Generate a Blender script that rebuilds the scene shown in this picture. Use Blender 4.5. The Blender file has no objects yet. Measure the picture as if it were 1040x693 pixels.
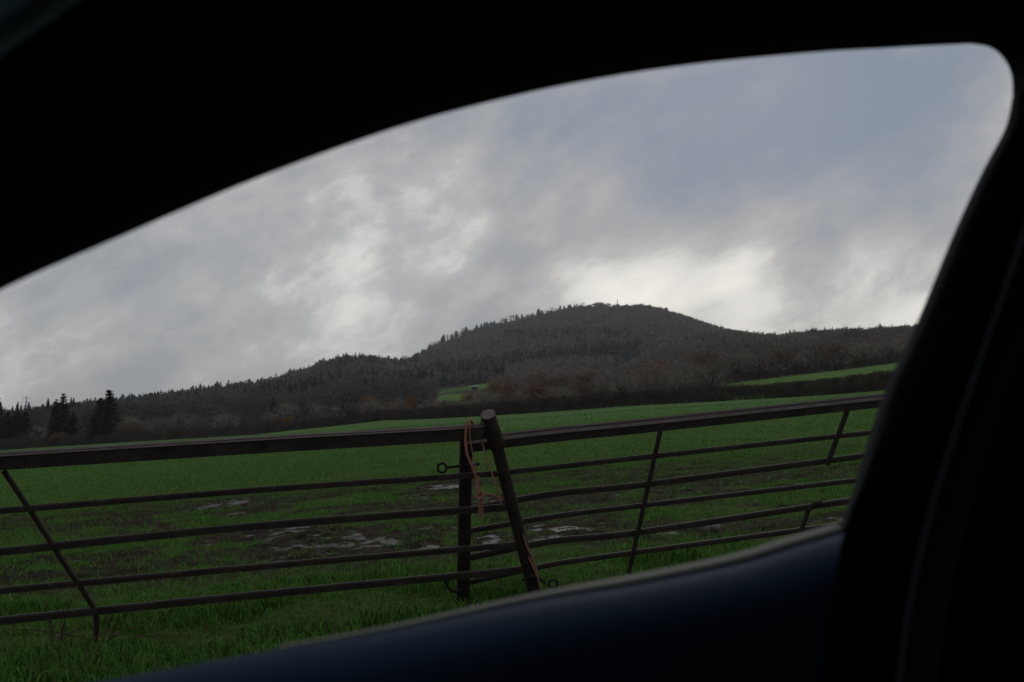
import bpy, math, random
import numpy as np
from mathutils import Vector, Matrix

random.seed(7)
RG = np.random.default_rng(11)
C = bpy.context.scene.collection
F, CX, CY, HZ = 1011.1, 520.0, 346.5, 445.0      # photo pixels (1040 x 693), horizon row
PITCH = math.atan((HZ - CY) / F)
EYE = np.array((0.0, 0.0, 1.15))
cp, sp = math.cos(PITCH), math.sin(PITCH)


def ray(px, py):
    a, b = (px - CX) / F, (CY - py) / F
    d = np.array((a, cp - b * sp, sp + b * cp))
    return d


def at(px, py, y):
    d = ray(px, py)
    return EYE + d * (y / d[1])


def project(X, Y, Z):
    x, y, z = X - EYE[0], Y - EYE[1], Z - EYE[2]
    dz = y * cp + z * sp
    dz = np.where(dz < 1e-3, 1e-3, dz)
    return CX + F * x / dz, CY - F * (-y * sp + z * cp) / dz


# ------------------------------------------------------------------ noise
def _hash(ix, iy, seed):
    h = (ix.astype(np.int64) * 374761393 + iy.astype(np.int64) * 668265263 + seed * 1442695041) & 0x7fffffff
    h = ((h ^ (h >> 13)) * 1274126177) & 0x7fffffff
    return ((h ^ (h >> 16)) & 0xffff) / 65535.0


def vnoise(x, y, seed=0):
    x, y = np.asarray(x, float), np.asarray(y, float)
    ix, iy = np.floor(x), np.floor(y)
    fx, fy = x - ix, y - iy
    fx, fy = fx * fx * (3 - 2 * fx), fy * fy * (3 - 2 * fy)
    ix, iy = ix.astype(np.int64), iy.astype(np.int64)
    a, b = _hash(ix, iy, seed), _hash(ix + 1, iy, seed)
    c, d = _hash(ix, iy + 1, seed), _hash(ix + 1, iy + 1, seed)
    return (a * (1 - fx) + b * fx) * (1 - fy) + (c * (1 - fx) + d * fx) * fy


def fbm(x, y, oct=4, seed=0):
    s, a, t = 0, 1.0, 0
    x, y = np.asarray(x, float), np.asarray(y, float)
    for i in range(oct):
        s = s + a * vnoise(x * 2 ** i + 13.7 * i, y * 2 ** i - 7.1 * i, seed + i)
        t += a
        a *= .5
    return s / t


def sstep(a, b, x):
    t = np.clip((np.asarray(x, float) - a) / (b - a), 0, 1)
    return t * t * (3 - 2 * t)


# ------------------------------------------------------------------ the lie of the land
PXC = np.array([-300, 0, 130, 260, 300, 388, 460, 560, 640, 784, 897, 1040, 1400], float)
R_E = np.array([330, 330, 320, 305, 300, 260, 210, 172, 160, 150, 114, 92, 80], float)
PY_E = np.array([472, 457.5, 449.5, 442, 437, 427.5, 424.5, 418.5, 412.6, 405, 396.7, 388, 380], float)
Z_E = EYE[2] + (HZ - PY_E) / F * R_E
PXS = np.array([-300, -100, 0, 30, 45, 75, 97, 150, 180, 220, 260, 278, 301, 325, 346, 367, 388, 399, 413, 430, 452, 474, 498,
                536, 566, 590, 609, 625, 654, 677, 698, 726, 755, 784, 800, 842, 885, 920, 1040, 1200, 1400], float)
PYS = np.array([444, 440, 434, 430, 426, 421, 417, 411, 407, 401, 396, 391, 384, 374, 368, 366, 368, 369.5, 368, 360, 347, 338.5, 331,
                322, 315.5, 311, 309.5, 310.5, 311.5, 317, 324, 335, 343.5, 350, 351, 350, 349, 346, 338, 345, 360], float)
R_S = np.interp(PXS, [-300, 0, 350, 400, 470, 560, 700, 770, 860, 1400], [1300, 1350, 1500, 1650, 2150, 2300, 2250, 1800, 1150, 1000])
RF_PX, RF_V = [-300, 0, 350, 430, 460, 500, 560, 640, 700, 745, 800, 860, 908, 1040, 1400], [560, 580, 640, 760, 900, 900, 900, 800, 480, 215, 225, 250, 275, 290, 300]
PXF = np.array([-300, 0, 100, 260, 350, 430, 460, 500, 560, 640, 700, 747, 800, 860, 908, 1040, 1400], float)
PYF = np.array([446, 438, 432, 421, 411, 398, 393, 389, 392, 395, 394, 389, 382.5, 375.5, 369.3, 352, 380], float)


def az_px(x, y):
    az = np.arctan2(x, y)
    return CX + F * np.tan(np.clip(az, -.9, .9))


def ground(x, y):
    x, y = np.asarray(x, float), np.asarray(y, float)
    r = np.hypot(x, y)
    px = az_px(x, y)
    cosa = np.cos(np.clip(np.arctan2(x, y), -.9, .9))
    back = np.where(np.abs(np.arctan2(x, y)) > 1.2, 1.0, 0.0)
    s = np.tan(np.clip(np.arctan2(x, y), -.9, .9))
    re, ze = np.interp(px, PXC, R_E), np.interp(px, PXC, Z_E)
    rs = np.interp(px, PXS, R_S) / cosa
    zs = EYE[2] + (HZ - np.interp(px, PXS, PYS)) / F * np.interp(px, PXS, R_S)
    rf0 = np.interp(px, RF_PX, RF_V)
    rf = rf0 / cosa
    zf = EYE[2] + (HZ - np.interp(px, PXF, PYF)) / F * rf0
    re = re / cosa
    zg = .05 + .058 * s * 6.7
    g0 = 6.7 / cosa
    z = np.where(r < g0, zg * r / g0, 0)
    u = np.clip((r - g0) / (re - g0), 0, 1)
    z = np.where((r >= g0) & (r < re), zg + (ze - zg) * u, z)
    u = np.clip((r - re) / (rf - re), 0, 1)
    z = np.where((r >= re) & (r < rf), ze + (zf - ze) * (.35 * u + .65 * u * u * (1.6 - .6 * u)), z)
    u = np.clip((r - rf) / (rs - rf), 0, 1)
    hump = .85 * u ** 1.25 + .15 * np.sin(u * math.pi / 2)
    z = np.where((r >= rf) & (r <= rs), zf + (zs - zf) * hump, z)
    u = np.clip((r - rs) / (rs * .8), 0, 1)
    z = np.where(r > rs, zs * (1 - .75 * u * u * (3 - 2 * u)), z)
    # gullies and swells on the hill
    w = sstep(0, .35, (r - rf) / (rs - rf)) * (1 - sstep(.8, 1.0, (r - rf) / (rs - rf)))
    z = z + w * 26 * (fbm(x / 170., y / 260., 3, 5) - .5)
    w2 = sstep(40, 120, r) * (1 - sstep(re * .8, re, r))
    z = z + w2 * .9 * (fbm(x / 45., y / 45., 2, 9) - .5)
    return z


def ground_hit(px, py):
    d = ray(px, py)
    t = np.concatenate([np.arange(2, 60, .05), np.geomspace(60, 3000, 1500)])
    P = EYE[None] + d[None] * t[:, None]
    under = np.nonzero(P[:, 2] < ground(P[:, 0], P[:, 1]))[0]
    i = under[0] if len(under) else len(t) - 1
    return P[i]


PUDDLES = [(312, 553, 58, 11), (350, 549, 36, 8), (290, 541, 30, 7), (225, 512, 40, 5), (380, 556, 30, 6), (262, 541, 26, 6), (400, 546, 26, 5), (436, 556, 16, 4), (455, 494, 34, 6), (428, 501, 26, 4),
           (575, 538, 30, 6), (545, 533, 16, 4), (612, 544, 26, 4), (248, 521, 22, 3), (215, 549, 18, 4), (500, 547, 22, 5),
           (430, 537, 24, 4), (405, 490, 24, 3), (700, 500, 40, 2)]
_P = []
for (px, py, w, h) in PUDDLES:
    c, a, b = ground_hit(px, py), ground_hit(px + w, py), ground_hit(px, py - h)
    _P.append((c[0], c[1], abs(a[0] - c[0]), abs(b[1] - c[1])))


def mud_wet(x, y):
    """mud cover 0..1, clod relief, puddle mask"""
    r = np.hypot(x, y)
    # the trodden belt behind the gateway, lying along the gates
    d = y - .14 * x
    belt = sstep(8.2, 9.6, d) * (1 - sstep(17.0, 24.0, d))
    patch = fbm(x * .28 + 4.1, y * .42 + 1.3, 3, 21)
    fine = fbm(x * 2.2, y * 2.2, 3, 33)
    mud = belt * sstep(.375, .515, patch * .48 + fine * .52) * .94
    pd = np.zeros_like(r)
    for (cx, cy, a, b) in _P:
        q = ((x - cx) / (a * 1.0)) ** 2 + ((y - cy) / (b * 1.3)) ** 2
        pd = np.maximum(pd, np.exp(-q * 1.1))
    mud = np.clip(np.maximum(mud, sstep(.15, .5, pd)), 0, 1)
    pd = np.maximum(pd, .33 * belt * sstep(.55, .9, mud))
    clod = .55 * fbm(x * 3.3, y * 4.2, 4, 41) + .45 * fbm(x * 9.0 + y * 2.0, y * 8.0, 3, 47)
    relief = (clod - .5) * .15 * (.25 + .75 * mud) * sstep(4, 6, r) * (1 - sstep(22, 32, r))
    level = -.036 + .036 * pd + .012 * (fbm(x * 1.3, y * 1.3, 2, 3) - .5)
    wet = ((relief < level) & (pd > .12)).astype(float)
    relief = np.where(wet > 0, level, relief)
    return mud, relief, wet


def zfull(x, y):
    return ground(x, y) + mud_wet(x, y)[1]


# ------------------------------------------------------------------ mesh helpers
def link(o, parent=None):
    C.objects.link(o)
    if parent is not None:
        o.parent = parent
    return o


def fast_mesh(name, V, faces, smooth=False):
    """faces: (n,3) or (n,4) int array"""
    me = bpy.data.meshes.new(name)
    V = np.asarray(V, np.float32)
    faces = np.asarray(faces, np.int32)
    n, k = faces.shape
    me.vertices.add(len(V))
    me.vertices.foreach_set('co', V.ravel())
    me.loops.add(n * k)
    me.loops.foreach_set('vertex_index', faces.ravel())
    me.polygons.add(n)
    me.polygons.foreach_set('loop_start', np.arange(n, dtype=np.int32) * k)
    me.polygons.foreach_set('loop_total', np.full(n, k, np.int32))
    if smooth:
        me.polygons.foreach_set('use_smooth', np.ones(n, bool))
    me.update(calc_edges=True)
    me.validate()
    return me


def colour_attr(me, name, col):
    a = me.attributes.new(name, 'FLOAT_COLOR', 'POINT')
    c = np.ones((len(col), 4), np.float32)
    c[:, :3] = col
    a.data.foreach_set('color', c.ravel())


def float_attr(me, name, val):
    a = me.attributes.new(name, 'FLOAT', 'POINT')
    a.data.foreach_set('value', np.asarray(val, np.float32))


class MB:
    def __init__(s):
        s.v, s.f = [], []

    def tube(s, pts, r, n=10, caps=True):
        pts = [Vector(p) for p in pts]
        rs = list(r) if hasattr(r, '__len__') else [r] * len(pts)
        base = len(s.v)
        t0 = (pts[1] - pts[0]).normalized()
        ref = Vector((0, 0, 1)) if abs(t0.z) < .9 else Vector((1, 0, 0))
        u = t0.cross(ref).normalized()
        for i, p in enumerate(pts):
            t = (pts[min(i + 1, len(pts) - 1)] - pts[max(i - 1, 0)]).normalized()
            u = (u - t * u.dot(t)).normalized()
            w = t.cross(u)
            for k in range(n):
                a = 2 * math.pi * k / n
                s.v.append(tuple(p + (u * math.cos(a) + w * math.sin(a)) * rs[i]))
        for i in range(len(pts) - 1):
            for k in range(n):
                k2 = (k + 1) % n
                s.f.append((base + i * n + k, base + i * n + k2, base + (i + 1) * n + k2, base + (i + 1) * n + k))
        if caps:
            s.f.append(tuple(base + k for k in range(n))[::-1])
            s.f.append(tuple(base + (len(pts) - 1) * n + k for k in range(n)))
        return s

    def sweep(s, prof, pts, side, up, caps=True):
        """prof: closed loop of (a along side, b along up)"""
        base, n = len(s.v), len(prof)
        side, up = Vector(side), Vector(up)
        for p in pts:
            p = Vector(p)
            for a, b in prof:
                s.v.append(tuple(p + side * a + up * b))
        for i in range(len(pts) - 1):
            for k in range(n):
                k2 = (k + 1) % n
                s.f.append((base + i * n + k, base + i * n + k2, base + (i + 1) * n + k2, base + (i + 1) * n + k))
        if caps:
            s.f.append(tuple(base + k for k in range(n))[::-1])
            s.f.append(tuple(base + (len(pts) - 1) * n + k for k in range(n)))
        return s

    def box(s, c, sx, sy, sz, ax=(1, 0, 0), ay=(0, 1, 0), az=(0, 0, 1)):
        c, ax, ay, az = Vector(c), Vector(ax), Vector(ay), Vector(az)
        b = len(s.v)
        for i in (-1, 1):
            for j in (-1, 1):
                for k in (-1, 1):
                    s.v.append(tuple(c + ax * (i * sx / 2) + ay * (j * sy / 2) + az * (k * sz / 2)))
        for f in ((0, 1, 3, 2), (4, 6, 7, 5), (0, 4, 5, 1), (2, 3, 7, 6), (0, 2, 6, 4), (1, 5, 7, 3)):
            s.f.append(tuple(b + i for i in f))
        return s

    def ring(s, c, ax, ay, R, r, n=20, m=8):
        c, ax, ay = Vector(c), Vector(ax), Vector(ay)
        az = ax.cross(ay).normalized()
        b = len(s.v)
        for i in range(n):
            a = 2 * math.pi * i / n
            d = ax * math.cos(a) + ay * math.sin(a)
            for j in range(m):
                q = 2 * math.pi * j / m
                s.v.append(tuple(c + d * (R + r * math.cos(q)) + az * (r * math.sin(q))))
        for i in range(n):
            for j in range(m):
                i2, j2 = (i + 1) % n, (j + 1) % m
                s.f.append((b + i * m + j, b + i2 * m + j, b + i2 * m + j2, b + i * m + j2))
        return s

    def build(s, name, mat, parent=None, smooth=True, bevel=0):
        me = bpy.data.meshes.new(name)
        off = Vector(parent.matrix_world_loc) if False else None
        v = s.v
        if parent is not None:
            l = parent.location
            if parent.type == 'MESH' and parent.parent is not None:
                l = parent.parent.location
            v = [(a - l[0], b - l[1], c - l[2]) for a, b, c in v]
        me.from_pydata(v, [], s.f)
        me.materials.append(mat)
        if smooth:
            me.polygons.foreach_set('use_smooth', [True] * len(me.polygons))
        me.update()
        o = link(bpy.data.objects.new(name, me), parent)
        if smooth:
            try:
                me.set_sharp_from_angle(angle=math.radians(38))
            except Exception:
                pass
        if bevel:
            b = o.modifiers.new('bevel', 'BEVEL')
            b.width, b.segments, b.limit_method = bevel, 2, 'ANGLE'
        return o


def tag(o, label=None, cat=None, group=None, kind=None):
    if label: o['label'] = label
    if cat: o['category'] = cat
    if group: o['group'] = group
    if kind: o['kind'] = kind
    return o


def thing(name, loc, label, cat, group=None):
    o = bpy.data.objects.new(name, None)
    o.empty_display_size = .2
    o.location = loc
    link(o)
    return tag(o, label, cat, group)


# ------------------------------------------------------------------ materials
def mat(name, col, rough=.7, spec=.3, metal=0.0):
    m = bpy.data.materials.new(name)
    m.use_nodes = True
    b = m.node_tree.nodes['Principled BSDF']
    b.inputs['Base Color'].default_value = (*col, 1)
    b.inputs['Roughness'].default_value = rough
    b.inputs['Specular IOR Level'].default_value = spec
    b.inputs['Metallic'].default_value = metal
    return m


def N(m, t, **kw):
    n = m.node_tree.nodes.new(t)
    for k, v in kw.items():
        if k.startswith('i_'):
            n.inputs[k[2:].replace('_', ' ')].default_value = v
        else:
            setattr(n, k, v)
    return n


def noise_mat(name, c1, c2, scale, rough=.7, spec=.3, bump=0.0, detail=5, metal=0.0, objvar=0.0, stretch=None):
    m = mat(name, c1, rough, spec, metal)
    nt, L = m.node_tree, m.node_tree.links
    bs = nt.nodes['Principled BSDF']
    tc = N(m, 'ShaderNodeTexCoord')
    src = tc.outputs['Object']
    if stretch:
        mp = N(m, 'ShaderNodeMapping')
        mp.inputs['Scale'].default_value = stretch
        L.new(src, mp.inputs['Vector']); src = mp.outputs['Vector']
    no = N(m, 'ShaderNodeTexNoise')
    no.inputs['Scale'].default_value = scale
    no.inputs['Detail'].default_value = detail
    L.new(src, no.inputs['Vector'])
    rp = N(m, 'ShaderNodeValToRGB')
    rp.color_ramp.elements[0].position, rp.color_ramp.elements[1].position = .34, .66
    rp.color_ramp.elements[0].color, rp.color_ramp.elements[1].color = (*c1, 1), (*c2, 1)
    L.new(no.outputs['Fac'], rp.inputs['Fac'])
    out = rp.outputs['Color']
    if objvar:
        oi = N(m, 'ShaderNodeObjectInfo')
        mr = N(m, 'ShaderNodeMapRange')
        mr.inputs['To Min'].default_value, mr.inputs['To Max'].default_value = 1 - objvar, 1 + objvar
        L.new(oi.outputs['Random'], mr.inputs['Value'])
        mx = N(m, 'ShaderNodeVectorMath', operation='SCALE')
        L.new(out, mx.inputs[0]); L.new(mr.outputs['Result'], mx.inputs['Scale'])
        out = mx.outputs['Vector']
    L.new(out, bs.inputs['Base Color'])
    if bump:
        bp = N(m, 'ShaderNodeBump')
        bp.inputs['Strength'].default_value = bump
        bp.inputs['Distance'].default_value = .01
        L.new(no.outputs['Fac'], bp.inputs['Height'])
        L.new(bp.outputs['Normal'], bs.inputs['Normal'])
    return m


def attr_mat(name, attr, rough=.8, spec=.2, vary=.0, scale=3.0):
    m = mat(name, (.1, .1, .1), rough, spec)
    L = m.node_tree.links
    a = N(m, 'ShaderNodeAttribute'); a.attribute_name = attr
    L.new(a.outputs['Color'], m.node_tree.nodes['Principled BSDF'].inputs['Base Color'])
    return m


M_rust = noise_mat('rusty_steel', (.018, .0135, .0105), (.040, .028, .0215), 9, .65, .16, .3)
M_rust_dark = noise_mat('dark_rusty_steel', (.013, .010, .008), (.032, .020, .015), 18, .7, .15, .3)
M_flange = noise_mat('skylit_rust', (.125, .100, .093), (.085, .064, .058), 9, .8, .1, .4)  # paler than the rails: sky light on the flange put into the colour
M_cap = noise_mat('bare_rust', (.16, .13, .125), (.13, .075, .055), 26, .8, .1)
M_iron = noise_mat('dark_iron', (.008, .007, .007), (.02, .016, .013), 30, .65, .2)
M_twine = noise_mat('orange_twine', (.36, .165, .115), (.26, .115, .08), 60, .8, .1)
M_twig = noise_mat('bare_twig', (.185, .162, .128), (.255, .222, .176), .25, .9, .03, objvar=.55)
M_twig_dark = noise_mat('oak_twig', (.105, .088, .066), (.14, .116, .088), .25, .9, .03)
M_twig_grey = noise_mat('grey_twig', (.185, .182, .142), (.245, .236, .185), .25, .9, .03, objvar=.5)
M_bark = noise_mat('bark', (.030, .025, .020), (.055, .047, .038), 1.5, .9, .1)
M_bark_dark = noise_mat('dark_bark', (.012, .010, .008), (.022, .018, .014), 1.5, .9, .03)
M_needle = noise_mat('conifer_needles', (.007, .012, .008), (.014, .022, .013), .6, .9, .03, objvar=.3)
M_orange = noise_mat('autumn_leaf', (.26, .115, .025), (.16, .08, .024), .5, .8, .1, objvar=.2)
M_russet = noise_mat('russet_leaf', (.22, .105, .052), (.15, .085, .05), .5, .8, .1, objvar=.25)
M_yellow = noise_mat('yellow_leaf', (.24, .155, .032), (.15, .10, .03), .5, .8, .1, objvar=.2)
M_hedge = noise_mat('hedge_twig', (.050, .043, .032), (.110, .086, .062), .35, .9, .1)
M_steel = mat('galvanised_steel', (.20, .21, .22), .6, .3, .2)
M_wood = attr_mat('winter_wood', 'tree_colour', .9, .05)
M_blade = attr_mat('grass_blade', 'blade_colour', .7, .04)
_nt = M_blade.node_tree
_tr = _nt.nodes.new('ShaderNodeBsdfTranslucent'); _mx = _nt.nodes.new('ShaderNodeMixShader'); _mx.inputs[0].default_value = .3
_at = [q for q in _nt.nodes if q.type == 'ATTRIBUTE'][0]
_nt.links.new(_at.outputs['Color'], _tr.inputs['Color'])
_nt.links.new(_nt.nodes['Principled BSDF'].outputs[0], _mx.inputs[1]); _nt.links.new(_tr.outputs[0], _mx.inputs[2])
_nt.links.new(_mx.outputs[0], [q for q in _nt.nodes if q.type == 'OUTPUT_MATERIAL'][0].inputs['Surface'])
M_asphalt = noise_mat('asphalt', (.035, .035, .036), (.06, .06, .06), 60, .85, .3, .3)
M_stone = noise_mat('field_stone', (.16, .13, .11), (.24, .21, .18), 12, .9, .2, .4)
M_dry = noise_mat('dry_stem', (.06, .045, .03), (.12, .09, .06), 6, .9, .1)
M_post = noise_mat('weathered_oak', (.07, .06, .05), (.14, .12, .10), 9, .9, .1, .4)

# ------------------------------------------------------------------ the ground, one sheet out to the horizon
az_f = np.radians(np.arange(-40, 40.01, .16))
az_b = np.radians(np.arange(42, 318.1, 3.0))
AZ = np.concatenate([az_f, az_b])
RR = np.concatenate([[.05, .8, 1.6, 2.4, 3.2], np.arange(3.6, 8.4, .14), np.arange(8.4, 21, .055), np.geomspace(21.1, 60, 52),
                     np.geomspace(61.5, 420, 170), np.geomspace(432, 3000, 90), np.geomspace(3200, 6000, 6)])
A2, R2 = np.meshgrid(AZ, RR)
X2, Y2 = (R2 * np.sin(A2)).ravel(), (R2 * np.cos(A2)).ravel()
mud, rel, wet = mud_wet(X2, Y2)
rr = np.hypot(X2, Y2)
Z2 = ground(X2, Y2) + rel
na, nr = len(AZ), len(RR)
ii, jj = np.meshgrid(np.arange(nr - 1), np.arange(na), indexing='ij')
j2 = (jj + 1) % na
Fq = np.stack([ii * na + jj, ii * na + j2, (ii + 1) * na + j2, (ii + 1) * na + jj], -1).reshape(-1, 4)[:, ::-1]
me = fast_mesh('ground', np.stack([X2, Y2, Z2], 1), Fq, True)
gpx = az_px(X2, Y2)
ppx, ppy = project(X2, Y2, Z2)
cosa = np.cos(np.clip(np.arctan2(X2, Y2), -.9, .9))
edge = np.interp(gpx, PXC, R_E) / cosa
strip_far = np.interp(gpx, [735, 745, 900, 1040], [0, 200, 275, 300])
STRIP_TOP = lambda px: np.interp(px, [738, 747, 800, 860, 908, 1040], [391, 388.6, 382.5, 375.5, 369.3, 352])


def is_field(x, y, px=None):
    """green land: the near field, the field strip above the right hedge, two far pastures"""
    r = np.hypot(x, y)
    gp = az_px(x, y)
    ca = np.cos(np.clip(np.arctan2(x, y), -.9, .9))
    e = np.interp(gp, PXC, R_E) / ca
    near = r < e * 1.02
    a, b = project(x, y, ground(x, y))
    strip = (gp > 738) & (r < np.interp(gp, RF_PX, RF_V) / ca) & (r >= e)
    past = (gp > 446) & (gp < 503) & (r > 560) & (((b > np.interp(gp, [446, 497], [397, 388.5])) & (b < np.interp(gp, [446, 497], [399.5, 394.5]))) | ((b > np.interp(gp, [446, 476], [401.5, 399.5])) & (gp < 474))) & (r < 900) & (gp < np.interp(b, [389, 405], [520, 484]))
    return near, strip, past


near_f, strip_f, past_f = is_field(X2, Y2)
n1 = fbm(X2 * .05, Y2 * .05, 4, 2)[:, None]
n2 = fbm(X2 * .9, Y2 * .9, 3, 4)[:, None]
n3 = fbm(X2 / 90., Y2 / 90., 4, 6)[:, None]
crop = np.array([.050, .098, .014]) * (.75 + .35 * n1 + .2 * n2)
soil = np.array([.029, .0215, .0155]) * (.35 + 1.3 * fbm(X2 * 5, Y2 * 7, 3, 61)[:, None])
soilwet = np.array([.016, .013, .011]) * np.ones_like(soil)
farcrop = np.array([.066, .138, .034]) * (.8 + .4 * n1)
t = sstep(15, 90, rr)[:, None]
crop = crop * (1 - t) + farcrop * t
under = sstep(7, 30, rr)[:, None]
soilcrop = soil * .4 + crop * .6
c = soilcrop * (1 - under) + crop * under
c = c * (1 - mud[:, None]) + soil * mud[:, None]
c = np.where(wet[:, None] > 0, soilwet, c)
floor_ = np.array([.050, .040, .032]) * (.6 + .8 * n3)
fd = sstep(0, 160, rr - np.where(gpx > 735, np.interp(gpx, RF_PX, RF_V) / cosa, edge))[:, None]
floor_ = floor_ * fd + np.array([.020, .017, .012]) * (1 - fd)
heath = np.array([.060, .050, .034]) * (.6 + .8 * n3)
rs_ = np.interp(gpx, PXS, R_S) / cosa
hw = sstep(.80, .95, rr / rs_)[:, None] * ((gpx > 480) & (gpx < 780))[:, None]
land = floor_ * (1 - hw) + heath * hw
green = np.array([.082, .165, .032]) * (.85 + .3 * n1)
c = np.where(near_f[:, None], c, land)
c = np.where((strip_f | past_f)[:, None], green, c)
colour_attr(me, 'ground_colour', np.clip(c, 0, 1))
float_attr(me, 'wet', np.maximum(wet, .10 * mud * (rr < 40)))
m = mat('earth_and_turf', (.05, .05, .03), .9, .2)
L = m.node_tree.links
bs = m.node_tree.nodes['Principled BSDF']
a = N(m, 'ShaderNodeAttribute'); a.attribute_name = 'ground_colour'
w = N(m, 'ShaderNodeAttribute'); w.attribute_name = 'wet'
tc = N(m, 'ShaderNodeTexCoord')
no = N(m, 'ShaderNodeTexNoise'); no.inputs['Scale'].default_value = 9; no.inputs['Detail'].default_value = 6
L.new(tc.outputs['Object'], no.inputs['Vector'])
mr = N(m, 'ShaderNodeMapRange'); mr.inputs['From Min'].default_value = .25; mr.inputs['From Max'].default_value = .75
mr.inputs['To Min'].default_value = .55; mr.inputs['To Max'].default_value = 1.4
L.new(no.outputs['Fac'], mr.inputs['Value'])
sc_ = N(m, 'ShaderNodeVectorMath', operation='SCALE')
L.new(a.outputs['Color'], sc_.inputs[0]); L.new(mr.outputs['Result'], sc_.inputs['Scale'])
L.new(sc_.outputs['Vector'], bs.inputs['Base Color'])
ro = N(m, 'ShaderNodeMapRange'); ro.inputs['To Min'].default_value = .95; ro.inputs['To Max'].default_value = .42
L.new(w.outputs['Fac'], ro.inputs['Value']); L.new(ro.outputs['Result'], bs.inputs['Roughness'])
spn = N(m, 'ShaderNodeMapRange'); spn.inputs['To Min'].default_value = .02; spn.inputs['To Max'].default_value = .07
L.new(w.outputs['Fac'], spn.inputs['Value']); L.new(spn.outputs['Result'], bs.inputs['Specular IOR Level'])
no2 = N(m, 'ShaderNodeTexNoise'); no2.inputs['Scale'].default_value = 16; no2.inputs['Detail'].default_value = 5
L.new(tc.outputs['Object'], no2.inputs['Vector'])
bp = N(m, 'ShaderNodeBump'); bp.inputs['Distance'].default_value = .03; bp.inputs['Strength'].default_value = .9
L.new(no2.outputs['Fac'], bp.inputs['Height']); L.new(bp.outputs['Normal'], bs.inputs['Normal'])
me.materials.append(m)
tag(link(bpy.data.objects.new('ground', me)), kind='structure')


# ------------------------------------------------------------------ grass and young crop
def blades(name, X, Y, H, W, lean, colr, segs=2):
    n = len(X)
    Z = zfull(X, Y) - .004
    ang = RG.uniform(0, 2 * math.pi, n)
    ax, ay = np.cos(ang) * W / 2, np.sin(ang) * W / 2
    la = RG.uniform(0, 2 * math.pi, n)
    lx, ly = np.cos(la) * lean * H, np.sin(la) * lean * H
    if segs == 2:
        V = np.empty((n, 5, 3), np.float32)
        V[:, 0] = np.stack([X - ax, Y - ay, Z], 1)
        V[:, 1] = np.stack([X + ax, Y + ay, Z], 1)
        mx, my, mz = X + lx * .35, Y + ly * .35, Z + H * .62
        V[:, 2] = np.stack([mx + ax * .8, my + ay * .8, mz], 1)
        V[:, 3] = np.stack([mx - ax * .8, my - ay * .8, mz], 1)
        V[:, 4] = np.stack([X + lx, Y + ly, Z + H * (1 - .35 * lean)], 1)
        b = (np.arange(n) * 5)[:, None]
        Fc = np.concatenate([b + [0, 1, 2], b + [0, 2, 3], b + [3, 2, 4]], 0)
        k = 5
    else:
        V = np.empty((n, 3, 3), np.float32)
        V[:, 0] = np.stack([X - ax, Y - ay, Z], 1)
        V[:, 1] = np.stack([X + ax, Y + ay, Z], 1)
        V[:, 2] = np.stack([X + lx, Y + ly, Z + H], 1)
        Fc = (np.arange(n) * 3)[:, None] + [0, 1, 2]
        k = 3
    me = fast_mesh(name, V.reshape(-1, 3), Fc)
    colour_attr(me, 'blade_colour', np.repeat(colr, k, 0))
    me.materials.append(M_blade)
    return link(bpy.data.objects.new(name, me))


def fan(n, r0, r1, a0=-33, a1=33, power=1.0):
    u = RG.uniform(0, 1, n)
    r = (r0 ** (power + 1) + u * (r1 ** (power + 1) - r0 ** (power + 1))) ** (1 / (power + 1))
    a = np.radians(RG.uniform(a0, a1, n))
    return r * np.sin(a), r * np.cos(a)


def gcol(n, base, vary=.35, dead=.05):
    c = np.array(base)[None] * RG.uniform(1 - vary, 1 + vary, (n, 1)) * RG.uniform(.9, 1.1, (n, 3))
    d = RG.uniform(0, 1, n) < dead
    c[d] = np.array([.11, .09, .045]) * RG.uniform(.6, 1.2, (d.sum(), 1))
    return c


# long grass of the verge and gateway
X, Y = fan(105000, 3.2, 10.6, -36, 36)
keep = (Y - .14 * X) < 8.3 + 1.6 * (fbm(X * .7, Y * .7, 3, 8) - .4)
tuft = fbm(X * 1.6, Y * 1.6, 3, 15)
keep &= RG.uniform(0, 1, len(X)) < sstep(.34, .58, tuft) + .24
X, Y, tuft = X[keep], Y[keep], tuft[keep]
mm = mud_wet(X, Y)
k = RG.uniform(0, 1, len(X)) > mm[0]
X, Y, tuft = X[k], Y[k], tuft[k]
H = (.035 + .11 * sstep(.38, .72, tuft)) * RG.uniform(.5, 1.35, len(X))
H *= np.interp(Y - .14 * X, [3, 5.5, 7.5, 9.5], [.9, 1.15, .9, .6])
o = blades('long_grass', X, Y, H, RG.uniform(.006, .013, len(X)), RG.uniform(.15, 1.0, len(X)), gcol(len(X), (.074, .165, .030), .65, .06))
tag(o, 'lush long green grass growing along the foot of the gates', 'grass', kind='stuff')

# young crop, thin in the mud
Xs, Ys, Hs, Ws, Cs = [], [], [], [], []
for (n, r0, r1, pw, h, wd) in ((290000, 7.4, 22, .6, .050, .010), (170000, 21, 55, .2, .06, .018), (60000, 50, 120, 0., .06, .05)):
    X, Y = fan(n, r0, r1, -33, 33, pw)
    mdd, _, wt = mud_wet(X, Y)
    dens = .7 * fbm(X * 3.2, Y * 3.6, 3, 17) + .3 * fbm(X * .35, Y * .5, 2, 18)
    kp = (RG.uniform(0, 1, n) > mdd * .80) & (wt == 0) & (RG.uniform(0, 1, n) < (.12 if r0 < 50 else .5) + 1.1 * sstep(.40, .58, dens))
    X, Y = X[kp], Y[kp]
    Xs.append(X); Ys.append(Y)
    Hs.append(h * RG.uniform(.5, 1.5, len(X)) * (1 + .6 * (RG.uniform(0, 1, len(X)) < .06)))
    Ws.append(wd * RG.uniform(.6, 1.4, len(X)))
    Cs.append(gcol(len(X), (.088, .205, .038) if r0 < 20 else (.092, .200, .042), .5, .05))
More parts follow.
